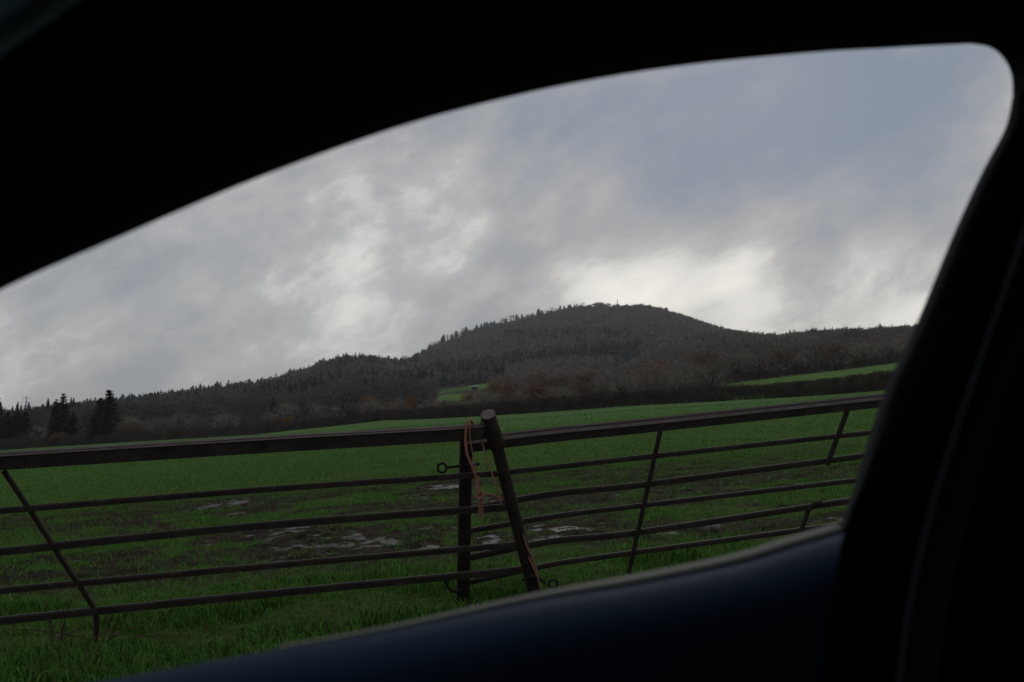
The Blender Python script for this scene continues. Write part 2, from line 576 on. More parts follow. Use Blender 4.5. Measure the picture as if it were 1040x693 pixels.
X, Y = np.concatenate(Xs), np.concatenate(Ys)
o = blades('crop_grass', X, Y, np.concatenate(Hs), np.concatenate(Ws), RG.uniform(.2, 1.1, len(X)), np.concatenate(Cs), 1)
tag(o, 'short young green crop thinly covering the muddy field', 'grass', kind='stuff')

# ------------------------------------------------------------------ gates
GL = lambda px: 5.87 + (px - 0) * (6.6 - 5.87) / 500.0     # depth along the left gate, by photo column
NL = np.array(at(0, 445, GL(0))), np.array(at(500, 445, GL(500)))
dirL = (NL[1] - NL[0]); dirL[2] = 0; dirL /= np.linalg.norm(dirL)
sideL = np.array((dirL[1], -dirL[0], 0))
NR = np.array(at(472, 445, 6.78)), np.array(at(896, 445, 7.5))
dirR = (NR[1] - NR[0]); dirR[2] = 0; dirR /= np.linalg.norm(dirR)
sideR = np.array((dirR[1], -dirR[0], 0))
UP = (0, 0, 1)


def onplane(px, py, P0, nrm, lift=0.0):
    d = ray(px, py)
    tt = np.dot(P0 + nrm * lift - EYE, nrm) / np.dot(d, nrm)
    return EYE + d * tt


def LG(px, py, lift=0.0): return onplane(px, py, NL[0], sideL, lift)
def RGt(px, py, lift=0.0): return onplane(px, py, NR[0], sideR, lift)


def extend(a, b, f):
    a, b = np.array(a), np.array(b)
    return b + (b - a) * f


def smooth_path(pts, n=8):
    pts = [Vector(p) for p in pts]
    out = []
    P = [pts[0] * 2 - pts[1]] + pts + [pts[-1] * 2 - pts[-2]]
    for i in range(1, len(P) - 2):
        for k in range(n):
            t = k / n
            a, b, c, d = P[i - 1], P[i], P[i + 1], P[i + 2]
            out.append(.5 * ((2 * b) + (c - a) * t + (2 * a - 5 * b + 4 * c - d) * t * t + (3 * b - a - 3 * c + d) * t ** 3))
    out.append(pts[-1])
    return out


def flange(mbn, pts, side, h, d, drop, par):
    """upper flange of a top rail, sky light painted into its colour: a thin plate leaning towards the lane"""
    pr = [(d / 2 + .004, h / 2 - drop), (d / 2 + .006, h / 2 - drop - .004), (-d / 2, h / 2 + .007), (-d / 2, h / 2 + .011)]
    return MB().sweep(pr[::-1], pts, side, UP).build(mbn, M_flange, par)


def box_prof(h, d, ch):
    """rail section: front chamfered at the top so its upper flange faces the sky"""
    return [(-d / 2, -h / 2), (d / 2, -h / 2), (d / 2, h / 2 - ch), (d / 2 - ch * .9, h / 2), (-d / 2, h / 2)]


gl = thing('field_gate', tuple(LG(0, 640)), 'rusty steel field gate whose leaning end pipe overlaps the other gate', 'gate')
gl.location.z = float(ground(gl.location.x, gl.location.y))
top = [LG(0, 469.5), LG(260, 453), LG(478, 440)]
ext = extend(top[1], top[0], .55)
tp = smooth_path([ext] + top + [LG(489, 435.5), LG(497, 429)])
MB().sweep(box_prof(.096, .06, .020), tp, sideL, UP).build('top_rail', M_rust, gl)
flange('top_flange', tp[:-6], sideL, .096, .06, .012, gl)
for (ya, yb, yc, xe, h) in ((519, 498, 481.5, 507, .037), (560.6, 534.5, 516.5, 519, .046), (600, 576, 555, 526, .037), (630.6, 604.5, 581, 534, .044)):
    p = [LG(0, ya), LG(260, yb), LG(xe, yc - (xe - 500) * .075)]
    p = smooth_path([extend(p[1], p[0], .55)] + p)
    MB().sweep(box_prof(h, .035, .010), p, sideL, UP).build('rail', M_rust, gl)
# leaning end pipe, thicker sleeve at the top, open end
mb = MB().tube([LG(504, 450), LG(525, 533), LG(548, 622)], .041, 16)
pp = mb.build('end_pipe', M_rust_dark, gl)
a, b = np.array(LG(495.5, 421)), np.array(LG(506, 457))
mb = MB().tube([a + .0 * (b - a), a + (b - a) * .6, a + (b - a) * .86, b], [.052, .054, .058, .043], 18, False)
ca = (b - a) / np.linalg.norm(b - a)
for i_, v_ in enumerate(mb.v):
    q = np.array(v_)
    if np.dot(q - a, ca) < .01:
        mb.v[i_] = tuple(q - np.array((0, 0, .6)) * np.dot(q - a, sideL))
mb2 = MB(); mb2.v = [tuple(a + (np.array(v_) - a) * .97 + (0, 0, .002)) for v_ in mb.v[:18]] + [tuple(a + (np.array(v_) - a) * .9 - (0, 0, .012)) for v_ in mb.v[:18]]
mb2.f = [tuple(range(18)), tuple(range(18, 36))[::-1]] + [(k, 18 + k, 18 + (k + 1) % 18, (k + 1) % 18) for k in range(18)]
mb.build('sleeve', M_rust_dark, gl)
mb2.build('pipe_cap', M_cap, gl)
# flat brace on the far left with its bent foot
br = smooth_path([LG(3.6, 478), LG(35, 525), LG(66, 573), LG(92, 612), LG(98, 630), LG(97, 648), LG(95, 664)], 5)
MB().sweep([(-.006, -.001), (.006, -.001), (.006, .001), (-.006, .001)], br[:1] + br[1:2], sideL, UP)
mb = MB().tube(br, .016, 8)
mb.build('brace', M_rust_dark, gl)
mb = MB().tube(smooth_path([LG(452, 588), LG(455, 596), LG(462, 601), LG(469, 600)], 5), .009, 8)
mb.build('drop_handle', M_iron, gl)
# hinge stile off to the left
hs0, hs1 = extend(top[1], top[0], .53), extend(LG(260, 604.5), LG(0, 630.6), .53)
MB().tube([hs0 + (0, 0, .04), hs1 - (0, 0, .05)], .03, 12).build('hinge_stile', M_rust_dark, gl)

gr = thing('field_gate', tuple(RGt(700, 570)), 'rusty steel field gate with a flat dark latch post and six thin rails', 'gate')
gr.location.z = float(ground(gr.location.x, gr.location.y))
p = [RGt(474, 453), RGt(560, 442.5), RGt(671, 431.5), RGt(896, 407.5)]
tp = smooth_path(p + [extend(p[2], p[3], .5)])
MB().sweep(box_prof(.092, .06, .040), tp, sideR, UP).build('top_rail', M_rust, gr)
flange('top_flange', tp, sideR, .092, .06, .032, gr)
for pts, h in (([(474, 484), (560, 475), (660, 463.8), (885, 439.5)], .036), ([(474, 518), (560, 502), (660, 491.5), (875, 463.5)], .042),
               ([(474, 540), (560, 525), (657, 513), (868, 488)], .034), ([(474, 567), (560, 550), (647, 541), (861, 509)], .042),
               ([(474, 592), (560, 573.5), (640, 562), (813, 538.5)], .034)):
    p = [RGt(*q) for q in pts]
    MB().sweep(box_prof(h, .034, .012), smooth_path(p + [extend(p[2], p[3], .6)]), sideR, UP).build('rail', M_rust, gr)
MB().sweep(box_prof(.084, .04, .004)[:4] + [(-.02, .042)], [RGt(473.5, 441, -.01), RGt(470, 617, -.01)], sideR, dirR).build('latch_stile', M_rust_dark, gr, bevel=.003)
for q0, q1, r in (((671, 436), (638.5, 583), .017), ((861.5, 415), (840, 472), .019), ((822.5, 515), (813, 540), .018)):
    MB().tube([RGt(*q0, .026), RGt(*q1, .026)], r, 8).build('brace', M_rust_dark, gr)
MB().tube(smooth_path([RGt(822.5, 517, .03), RGt(826, 512.5, .035), RGt(834, 510.5, .03)], 4), .017, 8).build('brace_hook', M_rust_dark, gr)
e = extend(RGt(671, 431.5), RGt(896, 407.5), .49)
e2 = extend(RGt(640, 562), RGt(813, 538.5), .6 * 225 / 173)
MB().tube([e + (0, 0, .04), np.array((e[0], e[1], e2[2] - .06))], .03, 12).build('hinge_stile', M_rust_dark, gr)
mb = MB().ring(RGt(449, 475.3, .02), dirR, UP, .030, .0085)
mb.tube([RGt(454, 474.8, .02), RGt(487, 471.5, .02)], .009, 8)
lt = mb.build('eye_bolt', M_iron, gr)
# hanging posts beyond the frame on either side
for (base_, lab) in ((extend(top[1], top[0], .60), 'weathered oak gatepost carrying the overlapping gate'), (extend(RGt(671, 431.5), RGt(896, 407.5), .58), 'weathered oak gatepost carrying the six railed gate')):
    zz = float(ground(base_[0], base_[1]))
    mb = MB().tube([(base_[0], base_[1], zz - .3), (base_[0], base_[1], zz + 1.3), (base_[0], base_[1], zz + 1.34)], [.10, .095, .07], 14)
    o = mb.build('gate_post', M_post)
    tag(o, lab, 'gatepost')

# twine holding the gates together
def LT(px, py, lift=.05): return LG(px, py, lift)
mb = MB()
mb.tube(smooth_path([LT(480, 430, -.03), LT(478, 427.2, -.01), LT(474.8, 428.3, .038), LT(473.2, 437, .042), LT(472.8, 450, .042), LT(474.5, 462, .045), LT(479, 473, .045),
                     LT(484, 487, .03), LT(485.5, 495, .04), LT(487, 503, .05)], 5), .0088, 7)
mb.tube(smooth_path([LT(488, 447, -.04), LT(490.5, 453, .0), LT(493, 463, .02), LT(499, 480, .03), LT(506, 499, .045), LT(508.5, 511, .05)], 5), .0062, 7)
mb.tube(smooth_path([LT(487, 502, .05), LT(494, 502, .055), LT(501, 503, .055), LT(507, 507, .05)], 5), .009, 7)
mb.tube(smooth_path([LT(486, 484, .045), LT(484, 494, .05), LT(486, 502, .055), LT(490, 506, .06), LT(488.5, 511, .055), LT(489, 518, .05), LT(488.5, 525.5, .045)], 5), .0088, 7)
mb.tube(smooth_path([LT(489, 498, .055), LT(491, 503, .07), LT(487, 507, .07), LT(484, 503.5, .06), LT(488, 500, .065)], 5), .0085, 7)
for k, (dx, ln) in enumerate(((-2.0, 20), (-.8, 24), (.9, 22), (2.2, 17))):
    mb.tube(smooth_path([LT(487.5 + dx * .3, 505, .062), LT(488 + dx * .8, 505 + ln * .5, .06), LT(488.4 + dx * 1.4, 505 + ln, .05)], 4), .0035, 5)
mb.tube(smooth_path([LT(476, 428, .02), LT(477.5, 431, .045), LT(477, 440, .046), LT(478.5, 452, .044), LT(481, 466, .045), LT(484, 480, .042)], 5), .0040, 6)
tw = mb.build('baler_twine', M_twine)
tag(tw, 'faded orange baler twine looped over the top rail and knotted below', 'twine')
mb = MB()
mb.tube(smooth_path([LT(531.5, 543, .05), LT(535.5, 556, .05), LT(541, 567, .05), LT(544.5, 577, .05), LT(545.5, 585, .05), LT(550, 596.5, .05)], 5), .0055, 7)
mb.tube(smooth_path([LT(537, 566, .052), LT(541, 575, .055), LT(545, 584, .056), LT(548, 592, .052), LT(549.5, 600, .05)], 5), .005, 7)
o = mb.build('baler_twine', M_twine)
tag(o, 'thin orange twine tied round the foot of the leaning gate pipe', 'twine')
mb = MB()
mb.tube(smooth_path([LT(530, 590, .045), LT(538, 586, .05), LT(547, 587.5, .05), LT(554, 592, .05)], 5), .009, 8)
mb.ring(LT(561.5, 593, .05), np.array(dirL), np.array((0, 0, .85)), .030, .0085)
o = mb.build('latch_hook', M_iron)
tag(o, 'dark iron hook ending in a ring at the foot of the leaning pipe', 'hook')

# small stone in the grass behind the right gate, dry stems by the brace foot
g = ground_hit(722, 541)
import bmesh
bm = bmesh.new()
bmesh.ops.create_icosphere(bm, subdivisions=3, radius=.085)
for v in bm.verts:
    v.co *= 1 + .35 * (float(vnoise(v.co.x * 25 + 3, v.co.y * 25 + v.co.z * 19, 2)) - .5)
    v.co.z *= .75
me = bpy.data.meshes.new('stone'); bm.to_mesh(me); bm.free()
me.materials.append(M_stone)
me.polygons.foreach_set('use_smooth', [True] * len(me.polygons))
o = link(bpy.data.objects.new('stone', me))
o.location = (g[0], g[1], float(ground(g[0], g[1])) + .05)
tag(o, 'small pale round stone lying in grass behind the six railed gate', 'stone')
mb = MB()
for (px, py, h, lx) in ((52, 664, .24, -.03), (60, 662, .30, .05), (58, 660, .20, -.09), (110, 655, .22, .12), (104, 660, .20, .04), (75, 668, .16, .2), (98, 662, .15, .25), (30, 670, .18, .3)):
    b = ground_hit(px, py)
    q = [b - (0, 0, .02), b + (lx * .3, .01, h * .5), b + (lx, .03, h)]
    mb.tube(smooth_path(q, 4), [.007] * 5 + [.004] * 4, 5)
    mb.tube([Vector(b) + Vector((lx * .45, 0, h * .6)), Vector(b) + Vector((lx * .45 + random.uniform(-.08, .08), .02, h * .85))], .0025, 4)
for (x0, y0, x1, y1) in ((10, 656, 95, 664), (100, 665, 160, 662), (125, 668, 190, 661)):
    a, b = ground_hit(x0, y0) + (0, 0, .10), ground_hit(x1, y1) + (0, 0, .08)
    mb.tube(smooth_path([a, (a + b) / 2 + (0, 0, .015), b], 4), .004, 5)
o = mb.build('dry_stems', M_dry)
tag(o, 'dry brown weed stems and brambles around the bent brace foot', 'weeds', kind='stuff')


# ------------------------------------------------------------------ trees
def perp(d):
    r = Vector((random.uniform(-1, 1), random.uniform(-1, 1), random.uniform(-1, 1)))
    return (r - d * r.dot(d)).normalized()


def bare_tree(seed, H=10.0, spread=.5, leaf=None, twig_w=.036, limb=1.0, counts=(9, 6, 6, 4), low=None):
    """trunk mesh and crown mesh of a winter tree standing at the origin"""
    random.seed(seed)
    tr, cr = MB(), MB()
    lv, lf, lv2, lf2 = [], [], [], []
    hb = H * (random.uniform(.16, .24) if low is None else low)
    trunk = [Vector((0, 0, -.6))]
    for i in range(1, 6):
        trunk.append(Vector((random.uniform(-.12, .12) * i * .5, random.uniform(-.12, .12) * i * .5, H * .6 * i / 5)))
    R0 = H * .024
    tr.tube(trunk, [R0 * 1.25, R0, R0 * .85, R0 * .6, R0 * .4, R0 * .15], 7)

    def ribbon(p, q, w):
        d = (q - p).normalized()
        s = perp(d) * w
        b = len(lv)
        lv.extend([tuple(p - s), tuple(p + s), tuple(q + s * .3), tuple(q - s * .3)])
        lf.append((b, b + 1, b + 2, b + 3))

    def leaves(p):
        for _ in range(leaf):
            o_ = p + Vector((random.gauss(0, .3), random.gauss(0, .3), random.gauss(0, .25)))
            d = Vector((random.uniform(-1, 1), random.uniform(-1, 1), random.uniform(-1, 1))).normalized()
            s, w = perp(d) * .16, .16
            b = len(lv2)
            lv2.extend([tuple(o_ - s), tuple(o_ + d * w), tuple(o_ + s), tuple(o_ - d * w)])
            lf2.append((b, b + 1, b + 2, b + 3))

    def grow(p, d, Ln, r, level):
        pts = [p]
        dd = d.copy()
        for k in range(3):
            dd = (dd + perp(dd) * .22 + Vector((0, 0, .10 if level < 2 else .02))).normalized()
            pts.append(pts[-1] + dd * Ln / 3)
        if level <= 1:
            r_ = r * limb
            cr.tube(pts, [r_, r_ * .8, r_ * .55, r_ * .25], 5, False)
        else:
            for k in range(3):
                ribbon(pts[k], pts[k + 1], max(r * (1 - .25 * k), twig_w * .5))
        if level == 3:
            if leaf: leaves(pts[-1])
            return
        for c in range(counts[level + 1]):
            t = random.uniform(.25, 1)
            k = min(2, int(t * 3))
            base = pts[k].lerp(pts[k + 1], t * 3 - k)
            nd = (dd * random.uniform(.5, 1.0) + perp(dd) * random.uniform(.5, .95) + Vector((0, 0, .12))).normalized()
            grow(base, nd, Ln * random.uniform(.42, .68), r * .45, level + 1)

    for i in range(counts[0]):
        t = (i + .5) / counts[0]
        z = hb + (H * .58 - hb) * t
        k = min(4, int(z / (H * .6) * 5))
        base = trunk[k].lerp(trunk[k + 1], z / (H * .6) * 5 - k) if k < 5 else trunk[5]
        a = i * 2.4 + random.uniform(-.5, .5)
        el = .35 + .9 * t
        d = Vector((math.cos(a) * math.cos(el), math.sin(a) * math.cos(el), math.sin(el)))
        Ln = H * spread * (1.0 - .25 * t) * random.uniform(.75, 1.1)
        grow(base, d, Ln, R0 * .42 * (1.1 - .5 * t), 0)
    n_limb = len(cr.f)
    b = len(cr.v)
    cr.v += lv
    cr.f += [tuple(b + i for i in f) for f in lf]
    n_leaf0 = len(cr.f)
    if leaf:
        b = len(cr.v)
        cr.v += lv2
        cr.f += [tuple(b + i for i in f) for f in lf2]
    return tr, cr, (n_limb, n_leaf0)


def conifer(seed, H=14.0, width=.20, ragged=.3):
    random.seed(seed)
    tr, cr = MB(), MB()
    tr.tube([(0, 0, -.6), (0, 0, H * .5), (.05, 0, H * .98)], [H * .017, H * .010, .03], 7)
    z = H * .06
    while z < H * .985:
        t = z / H
        prof = (1 - t) ** .85 * min(1, .55 + t * 2.2)
        nb = 17 if t < .8 else 9
        for b in range(nb):
            a = random.uniform(0, 2 * math.pi)
            Ln = H * width * prof * random.uniform(1 - ragged, 1 + ragged * .6) + .15
            d = Vector((math.cos(a), math.sin(a), 0))
            s = Vector((-d.y, d.x, 0))
            droop = random.uniform(.0, .45)
            zj = random.uniform(-.5, .5) * (H * .026 + .10) * 1.6
            nseg = max(3, int(Ln / .5))
            for k in range(nseg):
                q = (k + random.uniform(.1, .9)) / nseg
                p = d * Ln * q + Vector((0, 0, z + zj - droop * Ln * q + .18 * Ln * q * q))
                w = (.18 + .22 * Ln * (1 - q) * .5 + .1) * random.uniform(.7, 1.3)
                l = .55 * random.uniform(.6, 1.3)
                sd = s * random.choice((-1, 1)) * random.uniform(.3, 1) + d * random.uniform(.2, .9)
                bb = len(cr.v)
                cr.v += [tuple(p - d * l * .4 + Vector((0, 0, .08))), tuple(p + sd * w - Vector((0, 0, random.uniform(.0, .3)))), tuple(p + d * l * .6 + Vector((0, 0, random.uniform(-.2, .1)))),
                         tuple(p - sd * w * .5 - Vector((0, 0, random.uniform(.05, .35))))]
                cr.f.append((bb, bb + 1, bb + 2, bb + 3))
        z += H * .026 + .10
    return tr, cr, None


def mesh_of(mb, name, mats, split=None):
    me = bpy.data.meshes.new(name)
    me.from_pydata(mb.v, [], mb.f)
    for q in mats: me.materials.append(q)
    if split is not None and len(mats) > 1:
        idx = np.zeros(len(mb.f), np.int32)
        for q_, k_ in enumerate(split):
            idx[k_:] = min(q_ + 1, len(mats) - 1)
        me.polygons.foreach_set('material_index', idx)
    me.update()
    return me


KINDS = {}


def kind(name, gens, mats):
    KINDS[name] = [(mesh_of(t_, 'trunk', [M_bark]), mesh_of(c_, 'crown', mats, s_)) for t_, c_, s_ in gens]


kind('brown', [bare_tree(s, 10, .48 + .06 * (s % 3)) for s in (1, 2, 3, 4)], [M_bark, M_twig])
kind('grey', [bare_tree(s, 10, .46 + .06 * (s % 3)) for s in (5, 6, 7)], [M_bark, M_twig_grey])
kind('oak', [bare_tree(21, 10, .74, counts=(10, 6, 5, 4), limb=2.0), bare_tree(22, 10, .66, counts=(9, 6, 5, 4), limb=2.0)], [M_bark_dark, M_twig_dark])
kind('orange', [bare_tree(s, 10, .42, leaf=5, counts=(8, 5, 5, 3)) for s in (31, 32)], [M_bark, M_twig, M_orange])
kind('russet', [bare_tree(s, 10, .5, leaf=2, counts=(9, 6, 5, 3)) for s in (33, 34)], [M_bark, M_twig, M_russet])
kind('yellow', [bare_tree(s, 10, .45, leaf=3, counts=(8, 5, 5, 3)) for s in (35,)], [M_bark, M_twig, M_yellow])
kind('conifer', [conifer(s, 14, .17 + .03 * (s % 3), .3) for s in (41, 42, 43)], [M_needle])
kind('broad_conifer', [conifer(44, 14, .27, .45), conifer(45, 14, .30, .35)], [M_needle])
kind('bush', [bare_tree(s, 10, .62, counts=(22, 7, 5, 3), low=-.02, twig_w=.08) for s in (51, 52)], [M_hedge])
NATH = dict(brown=10, grey=10, oak=10.5, orange=10, russet=10, yellow=10, conifer=14, broad_conifer=14, bush=10)
_zmax = {k: [max(v.co.z for v in c.vertices) for _, c in KINDS[k]] for k in KINDS}


def tree(kind_, name, x, y, h, label, cat, group=None, wide=1.0, variant=None, sink=0.0):
    i = random.randrange(len(KINDS[kind_])) if variant is None else variant
    tm, cm = KINDS[kind_][i]
    s = h / _zmax[kind_][i]
    r = thing(name, (x, y, float(ground(x, y)) - sink), label, cat, group)
    r.rotation_euler = (0, 0, random.uniform(0, 6.28))
    r.scale = (s * wide, s * wide, s)
    for nm, m_ in (('trunk', tm), ('crown', cm)):
        link(bpy.data.objects.new(nm, m_), r)
    return r


def tree_px(kind_, name, px, ytop, y, label, cat, group=None, wide=1.0, variant=None, dy=0.0):
    """tree whose tip shows at (px, ytop) when it stands y metres off"""
    p = at(px, ytop, y)
    z = float(ground(p[0], p[1]))
    return tree(kind_, name, p[0], p[1], max(2.0, p[2] - z), label, cat, group, wide, variant)


random.seed(99)
# named trees of the left field corner
tree_px('conifer', 'conifer_tree', 112, 396, 336, 'tallest dense dark conifer at the left field edge', 'tree', None, 1.9, 2)
tree_px('conifer', 'conifer_tree', 102, 404, 334, 'narrow dark conifer pressed against the left side of the tallest one', 'tree', None, 1.5, 0)
tree_px('broad_conifer', 'conifer_tree', 95, 421, 333, 'short bushy conifer at the foot of the tallest one', 'tree', None, 1.1, 0)
tree_px('broad_conifer', 'conifer_tree', 65, 399.5, 342, 'ragged broad conifer with an open pointed crown by the pylon', 'tree', None, 1.15, 0)
tree_px('conifer', 'conifer_tree', 57, 405.5, 345, 'thin conifer just left of the ragged broad one', 'tree', None, 1.3, 1)
tree_px('broad_conifer', 'conifer_tree', 75, 418, 341, 'low conifer tucked right of the ragged broad one', 'tree', None, 1.25, 1)
tree_px('conifer', 'conifer_tree', -2, 400, 338, 'tall dark conifer cut by the left edge of the photo', 'tree', None, 1.1, 2)
for k, (px, yt) in enumerate(((8, 419), (14, 422), (19, 418), (26, 418))):
    tree_px('conifer', 'conifer_tree', px, yt, 345 + 4 * k, 'low dark conifer in the clump below the far left pylon', 'tree', 'low conifers below the pylon', 2.2)
tree_px('broad_conifer', 'conifer_tree', 277.5, 404.5, 400, 'lone small dark green conifer among bare trees', 'tree', None, .95, 1)
tree_px('oak', 'oak_tree', 355, 390, 340, 'biggest bare oak with a wide domed crown beyond the hedge end', 'tree', None, 1.25, 0)
tree_px('oak', 'oak_tree', 311, 398, 350, 'bare spreading oak beside the lone small conifer', 'tree', None, 1.1, 1)
tree_px('oak', 'oak_tree', 186, 415.5, 345, 'bare round oak at the edge of the left field', 'tree', None, 1.1, 0)
tree_px('oak', 'oak_tree', 434, 392.5, 330, 'bare oak beside the small far pastures', 'tree', None, 1.1, 1)
tree_px('orange', 'autumn_bush', 293, 422, 308, 'bright orange autumn bush where the hedge begins', 'bush', None, 1.5, 0)
tree_px('orange', 'autumn_bush', 277, 426, 310, 'dull ochre bush left of the bright orange one', 'bush', None, 1.4, 1)
tree_px('russet', 'autumn_bush', 59, 438, 334, 'low russet bush below the ragged broad conifer', 'bush', None, 1.6, 0)
tree_px('orange', 'autumn_tree', 417, 401, 330, 'round orange brown autumn tree above the middle hedge', 'tree', None, 1.15, 1)
tree_px('yellow', 'autumn_tree', 474, 396, 300, 'small ochre autumn tree in front of the far pastures', 'tree', None, 1.0, 0)
tree_px('yellow', 'autumn_tree', 504, 381, 420, 'tall yellow brown tree beside the far pastures', 'tree', None, 1.0, 0)
tree_px('yellow', 'autumn_bush', 446.5, 393, 760, 'tiny bright yellow tree at the tip of the upper pasture', 'tree', None, 1.1, 0)
tree_px('russet', 'autumn_tree', 553, 378, 400, 'wide russet tree left of the pale pylon', 'tree', None, 1.35, 0)
tree_px('russet', 'autumn_tree', 566, 381, 396, 'russet tree joining the wide one on its right', 'tree', None, 1.2, 1)
tree_px('russet', 'autumn_tree', 594, 376, 420, 'low russet crown just right of the pale pylon', 'tree', None, 1.4, 1)
tree_px('russet', 'autumn_tree', 666, 363, 330, 'large red brown crowned tree above the middle of the hedge', 'tree', None, 1.1, 0)
tree_px('orange', 'autumn_bush', 622, 395, 200, 'low orange bush showing over the hedge top', 'bush', None, 1.8, 1)
tree_px('russet', 'autumn_tree', 712, 355, 420, 'dark russet tree on the right slope below the summit', 'tree', None, 1.2, 1)
tree_px('russet', 'autumn_tree', 726, 358, 410, 'russet tree just right of the dark russet one', 'tree', None, 1.1, 0)

# winter trees between the hedge and the hill
CREST = ([-60, 0, 60, 130, 200, 260, 300, 340, 400, 430, 450, 470, 500, 530, 560, 600, 640, 680, 720, 760, 800, 860, 920, 1000],
         [436, 434, 428, 421, 415, 412, 406, 402, 402, 401, 405, 406, 392, 389, 387, 384, 377, 368, 362, 360, 357, 353, 352, 350])
nbare = 0
placed = []
random.seed(123)
tries = 0
LABS = {'brown': 'leafless brown tree in the belt of trees behind the field edge', 'grey': 'leafless grey green tree in the belt of trees behind the field edge',
        'russet': 'leafless tree with rusty last leaves in the belt behind the field edge', 'bush': 'dark leafless scrub bush along the far edge of the field'}
while nbare < 270 and tries < 9000:
    tries += 1
    px = random.uniform(-70, 985)
    re = float(np.interp(px, PXC, R_E))
    y = re + 10 + 330 * random.random() ** 1.5
    if px > 735:
        y = float(np.interp(px, RF_PX, RF_V)) + 4 + 190 * random.random() ** 1.4
    elif px > 660:
        y = max(y, re + 25)
    p = at(px, 430, y)
    x = p[0]
    nf, sf, pf = is_field(np.array([x]), np.array([y]))
    if nf[0] or sf[0] or pf[0]: continue
    if 433 < px < 505 and y > 360: continue
    if any((x - a) ** 2 + (y - b) ** 2 < d_ * d_ for a, b, d_ in placed): continue
    z = float(ground(x, y))
    crest = float(np.interp(px, *CREST))
    hmax = float(at(px, crest + random.uniform(-2, 9), y)[2]) - z
    if px > 735 and y < 430: hmax = max(hmax, random.uniform(6.5, 9.0))
    if hmax < 3.0: continue
    h = min(hmax, random.uniform(8.5, 14.5))
    k = random.choices(('brown', 'grey', 'russet'), (.5, .34, .16) if px > 380 else (.7, .22, .08))[0]
    tree(k, 'winter_tree', x, y, h, LABS[k], 'tree', 'leafless trees behind the field edge', random.uniform(1.1, 1.6))
    placed.append((x, y, 5.2 + .009 * y))
    nbare += 1
# scrub along the unhedged left edge
for i in range(90):
    px = -50 + 345 * (i + random.random()) / 90
    y = float(np.interp(px, PXC, R_E)) + random.uniform(2, 12)
    p = at(px, 440, y)
    tree('bush', 'scrub_bush', p[0], y, random.uniform(2.2, 5.0), LABS['bush'], 'bush', 'scrub along the left field edge', random.uniform(1.0, 1.5))

for i in range(64):
    px = 735 + 270 * (i + random.random()) / 64
    y = float(np.interp(px, RF_PX, RF_V)) + random.uniform(7, 28)
    p = at(px, 390, y)
    tree('bush', 'scrub_bush', p[0], y, random.uniform(2.0, 4.0), 'dark leafless scrub along the top edge of the right field strip', 'bush', 'scrub above the right field strip', random.uniform(1.0, 1.6))
tree_px('oak', 'oak_tree', 474, 388, 800, 'dark bare tree standing in the upper far pasture', 'tree', None, 1.0, 1)
tree_px('grey', 'winter_tree', 456, 402.5, 300, 'low pale grey tree in front of the far pastures', 'tree', None, 1.5, 0)
tree_px('brown', 'winter_tree', 465, 406, 290, 'low brown tree right of the pale grey one below the pastures', 'tree', None, 1.5, 1)
tree_px('grey', 'winter_tree', 490, 396, 310, 'grey spreading tree right of the small ochre tree', 'tree', None, 1.4, 1)
# conifers standing on the ridge skyline
random.seed(5)
RID = []
px = 86
while px < 590:
    RID.append(px)
    px += random.uniform(2.4, 7.0) if px < 430 else random.uniform(1.2, 5.0)
for px in RID:
    rs = float(np.interp(px, PXS, R_S)) * random.uniform(.96, 1.0)
    p = at(px, 400, rs)
    big = random.random()
    if px < 330: h = random.uniform(9, 15) + (6 if big > .82 else 0)
    elif px < 430: h = random.uniform(8, 13) + (5 if big > .85 else 0)
    else: h = random.uniform(11, 19) * float(np.interp(px, [430, 560, 600], [1, .95, .6]))
    dec = random.random() < (.15 if px < 425 else .4)
    tree('brown' if dec else 'conifer', 'ridge_tree', p[0], p[1], h,
         'leafless tree standing among conifers on the ridge skyline' if dec else 'small dark conifer standing on the ridge skyline', 'tree', 'trees along the ridge skyline', random.uniform(1.0, 1.5) if dec else random.uniform(1.7, 2.9), sink=.8)
# the dark clump on the summit and the shrubs right of the mast
for k in range(7):
    px = 602.5 + 2.1 * k
    p = at(px, 320, 2290 + random.uniform(-8, 4))
    tree('bush', 'summit_shrub', p[0], p[1], 6.5 + 4.5 * math.sin(math.pi * (k + .5) / 7), 'dark rounded shrub of the clump crowning the summit', 'shrub', 'shrub clump on the summit', 1.5, sink=1.5)
for px, h in ((645, 8), (649, 6), (652, 7), (656, 6), (659, 6), (668, 5), (680, 5), (592, 11), (586, 9)):
    p = at(px, 320, float(np.interp(px, PXS, R_S)) - 6)
    tree('bush' if px > 600 else 'brown', 'summit_shrub', p[0], p[1], h + 1, 'small shrub dotting the bare summit skyline', 'shrub', 'scattered shrubs on the summit skyline', 1.4, sink=1.0)


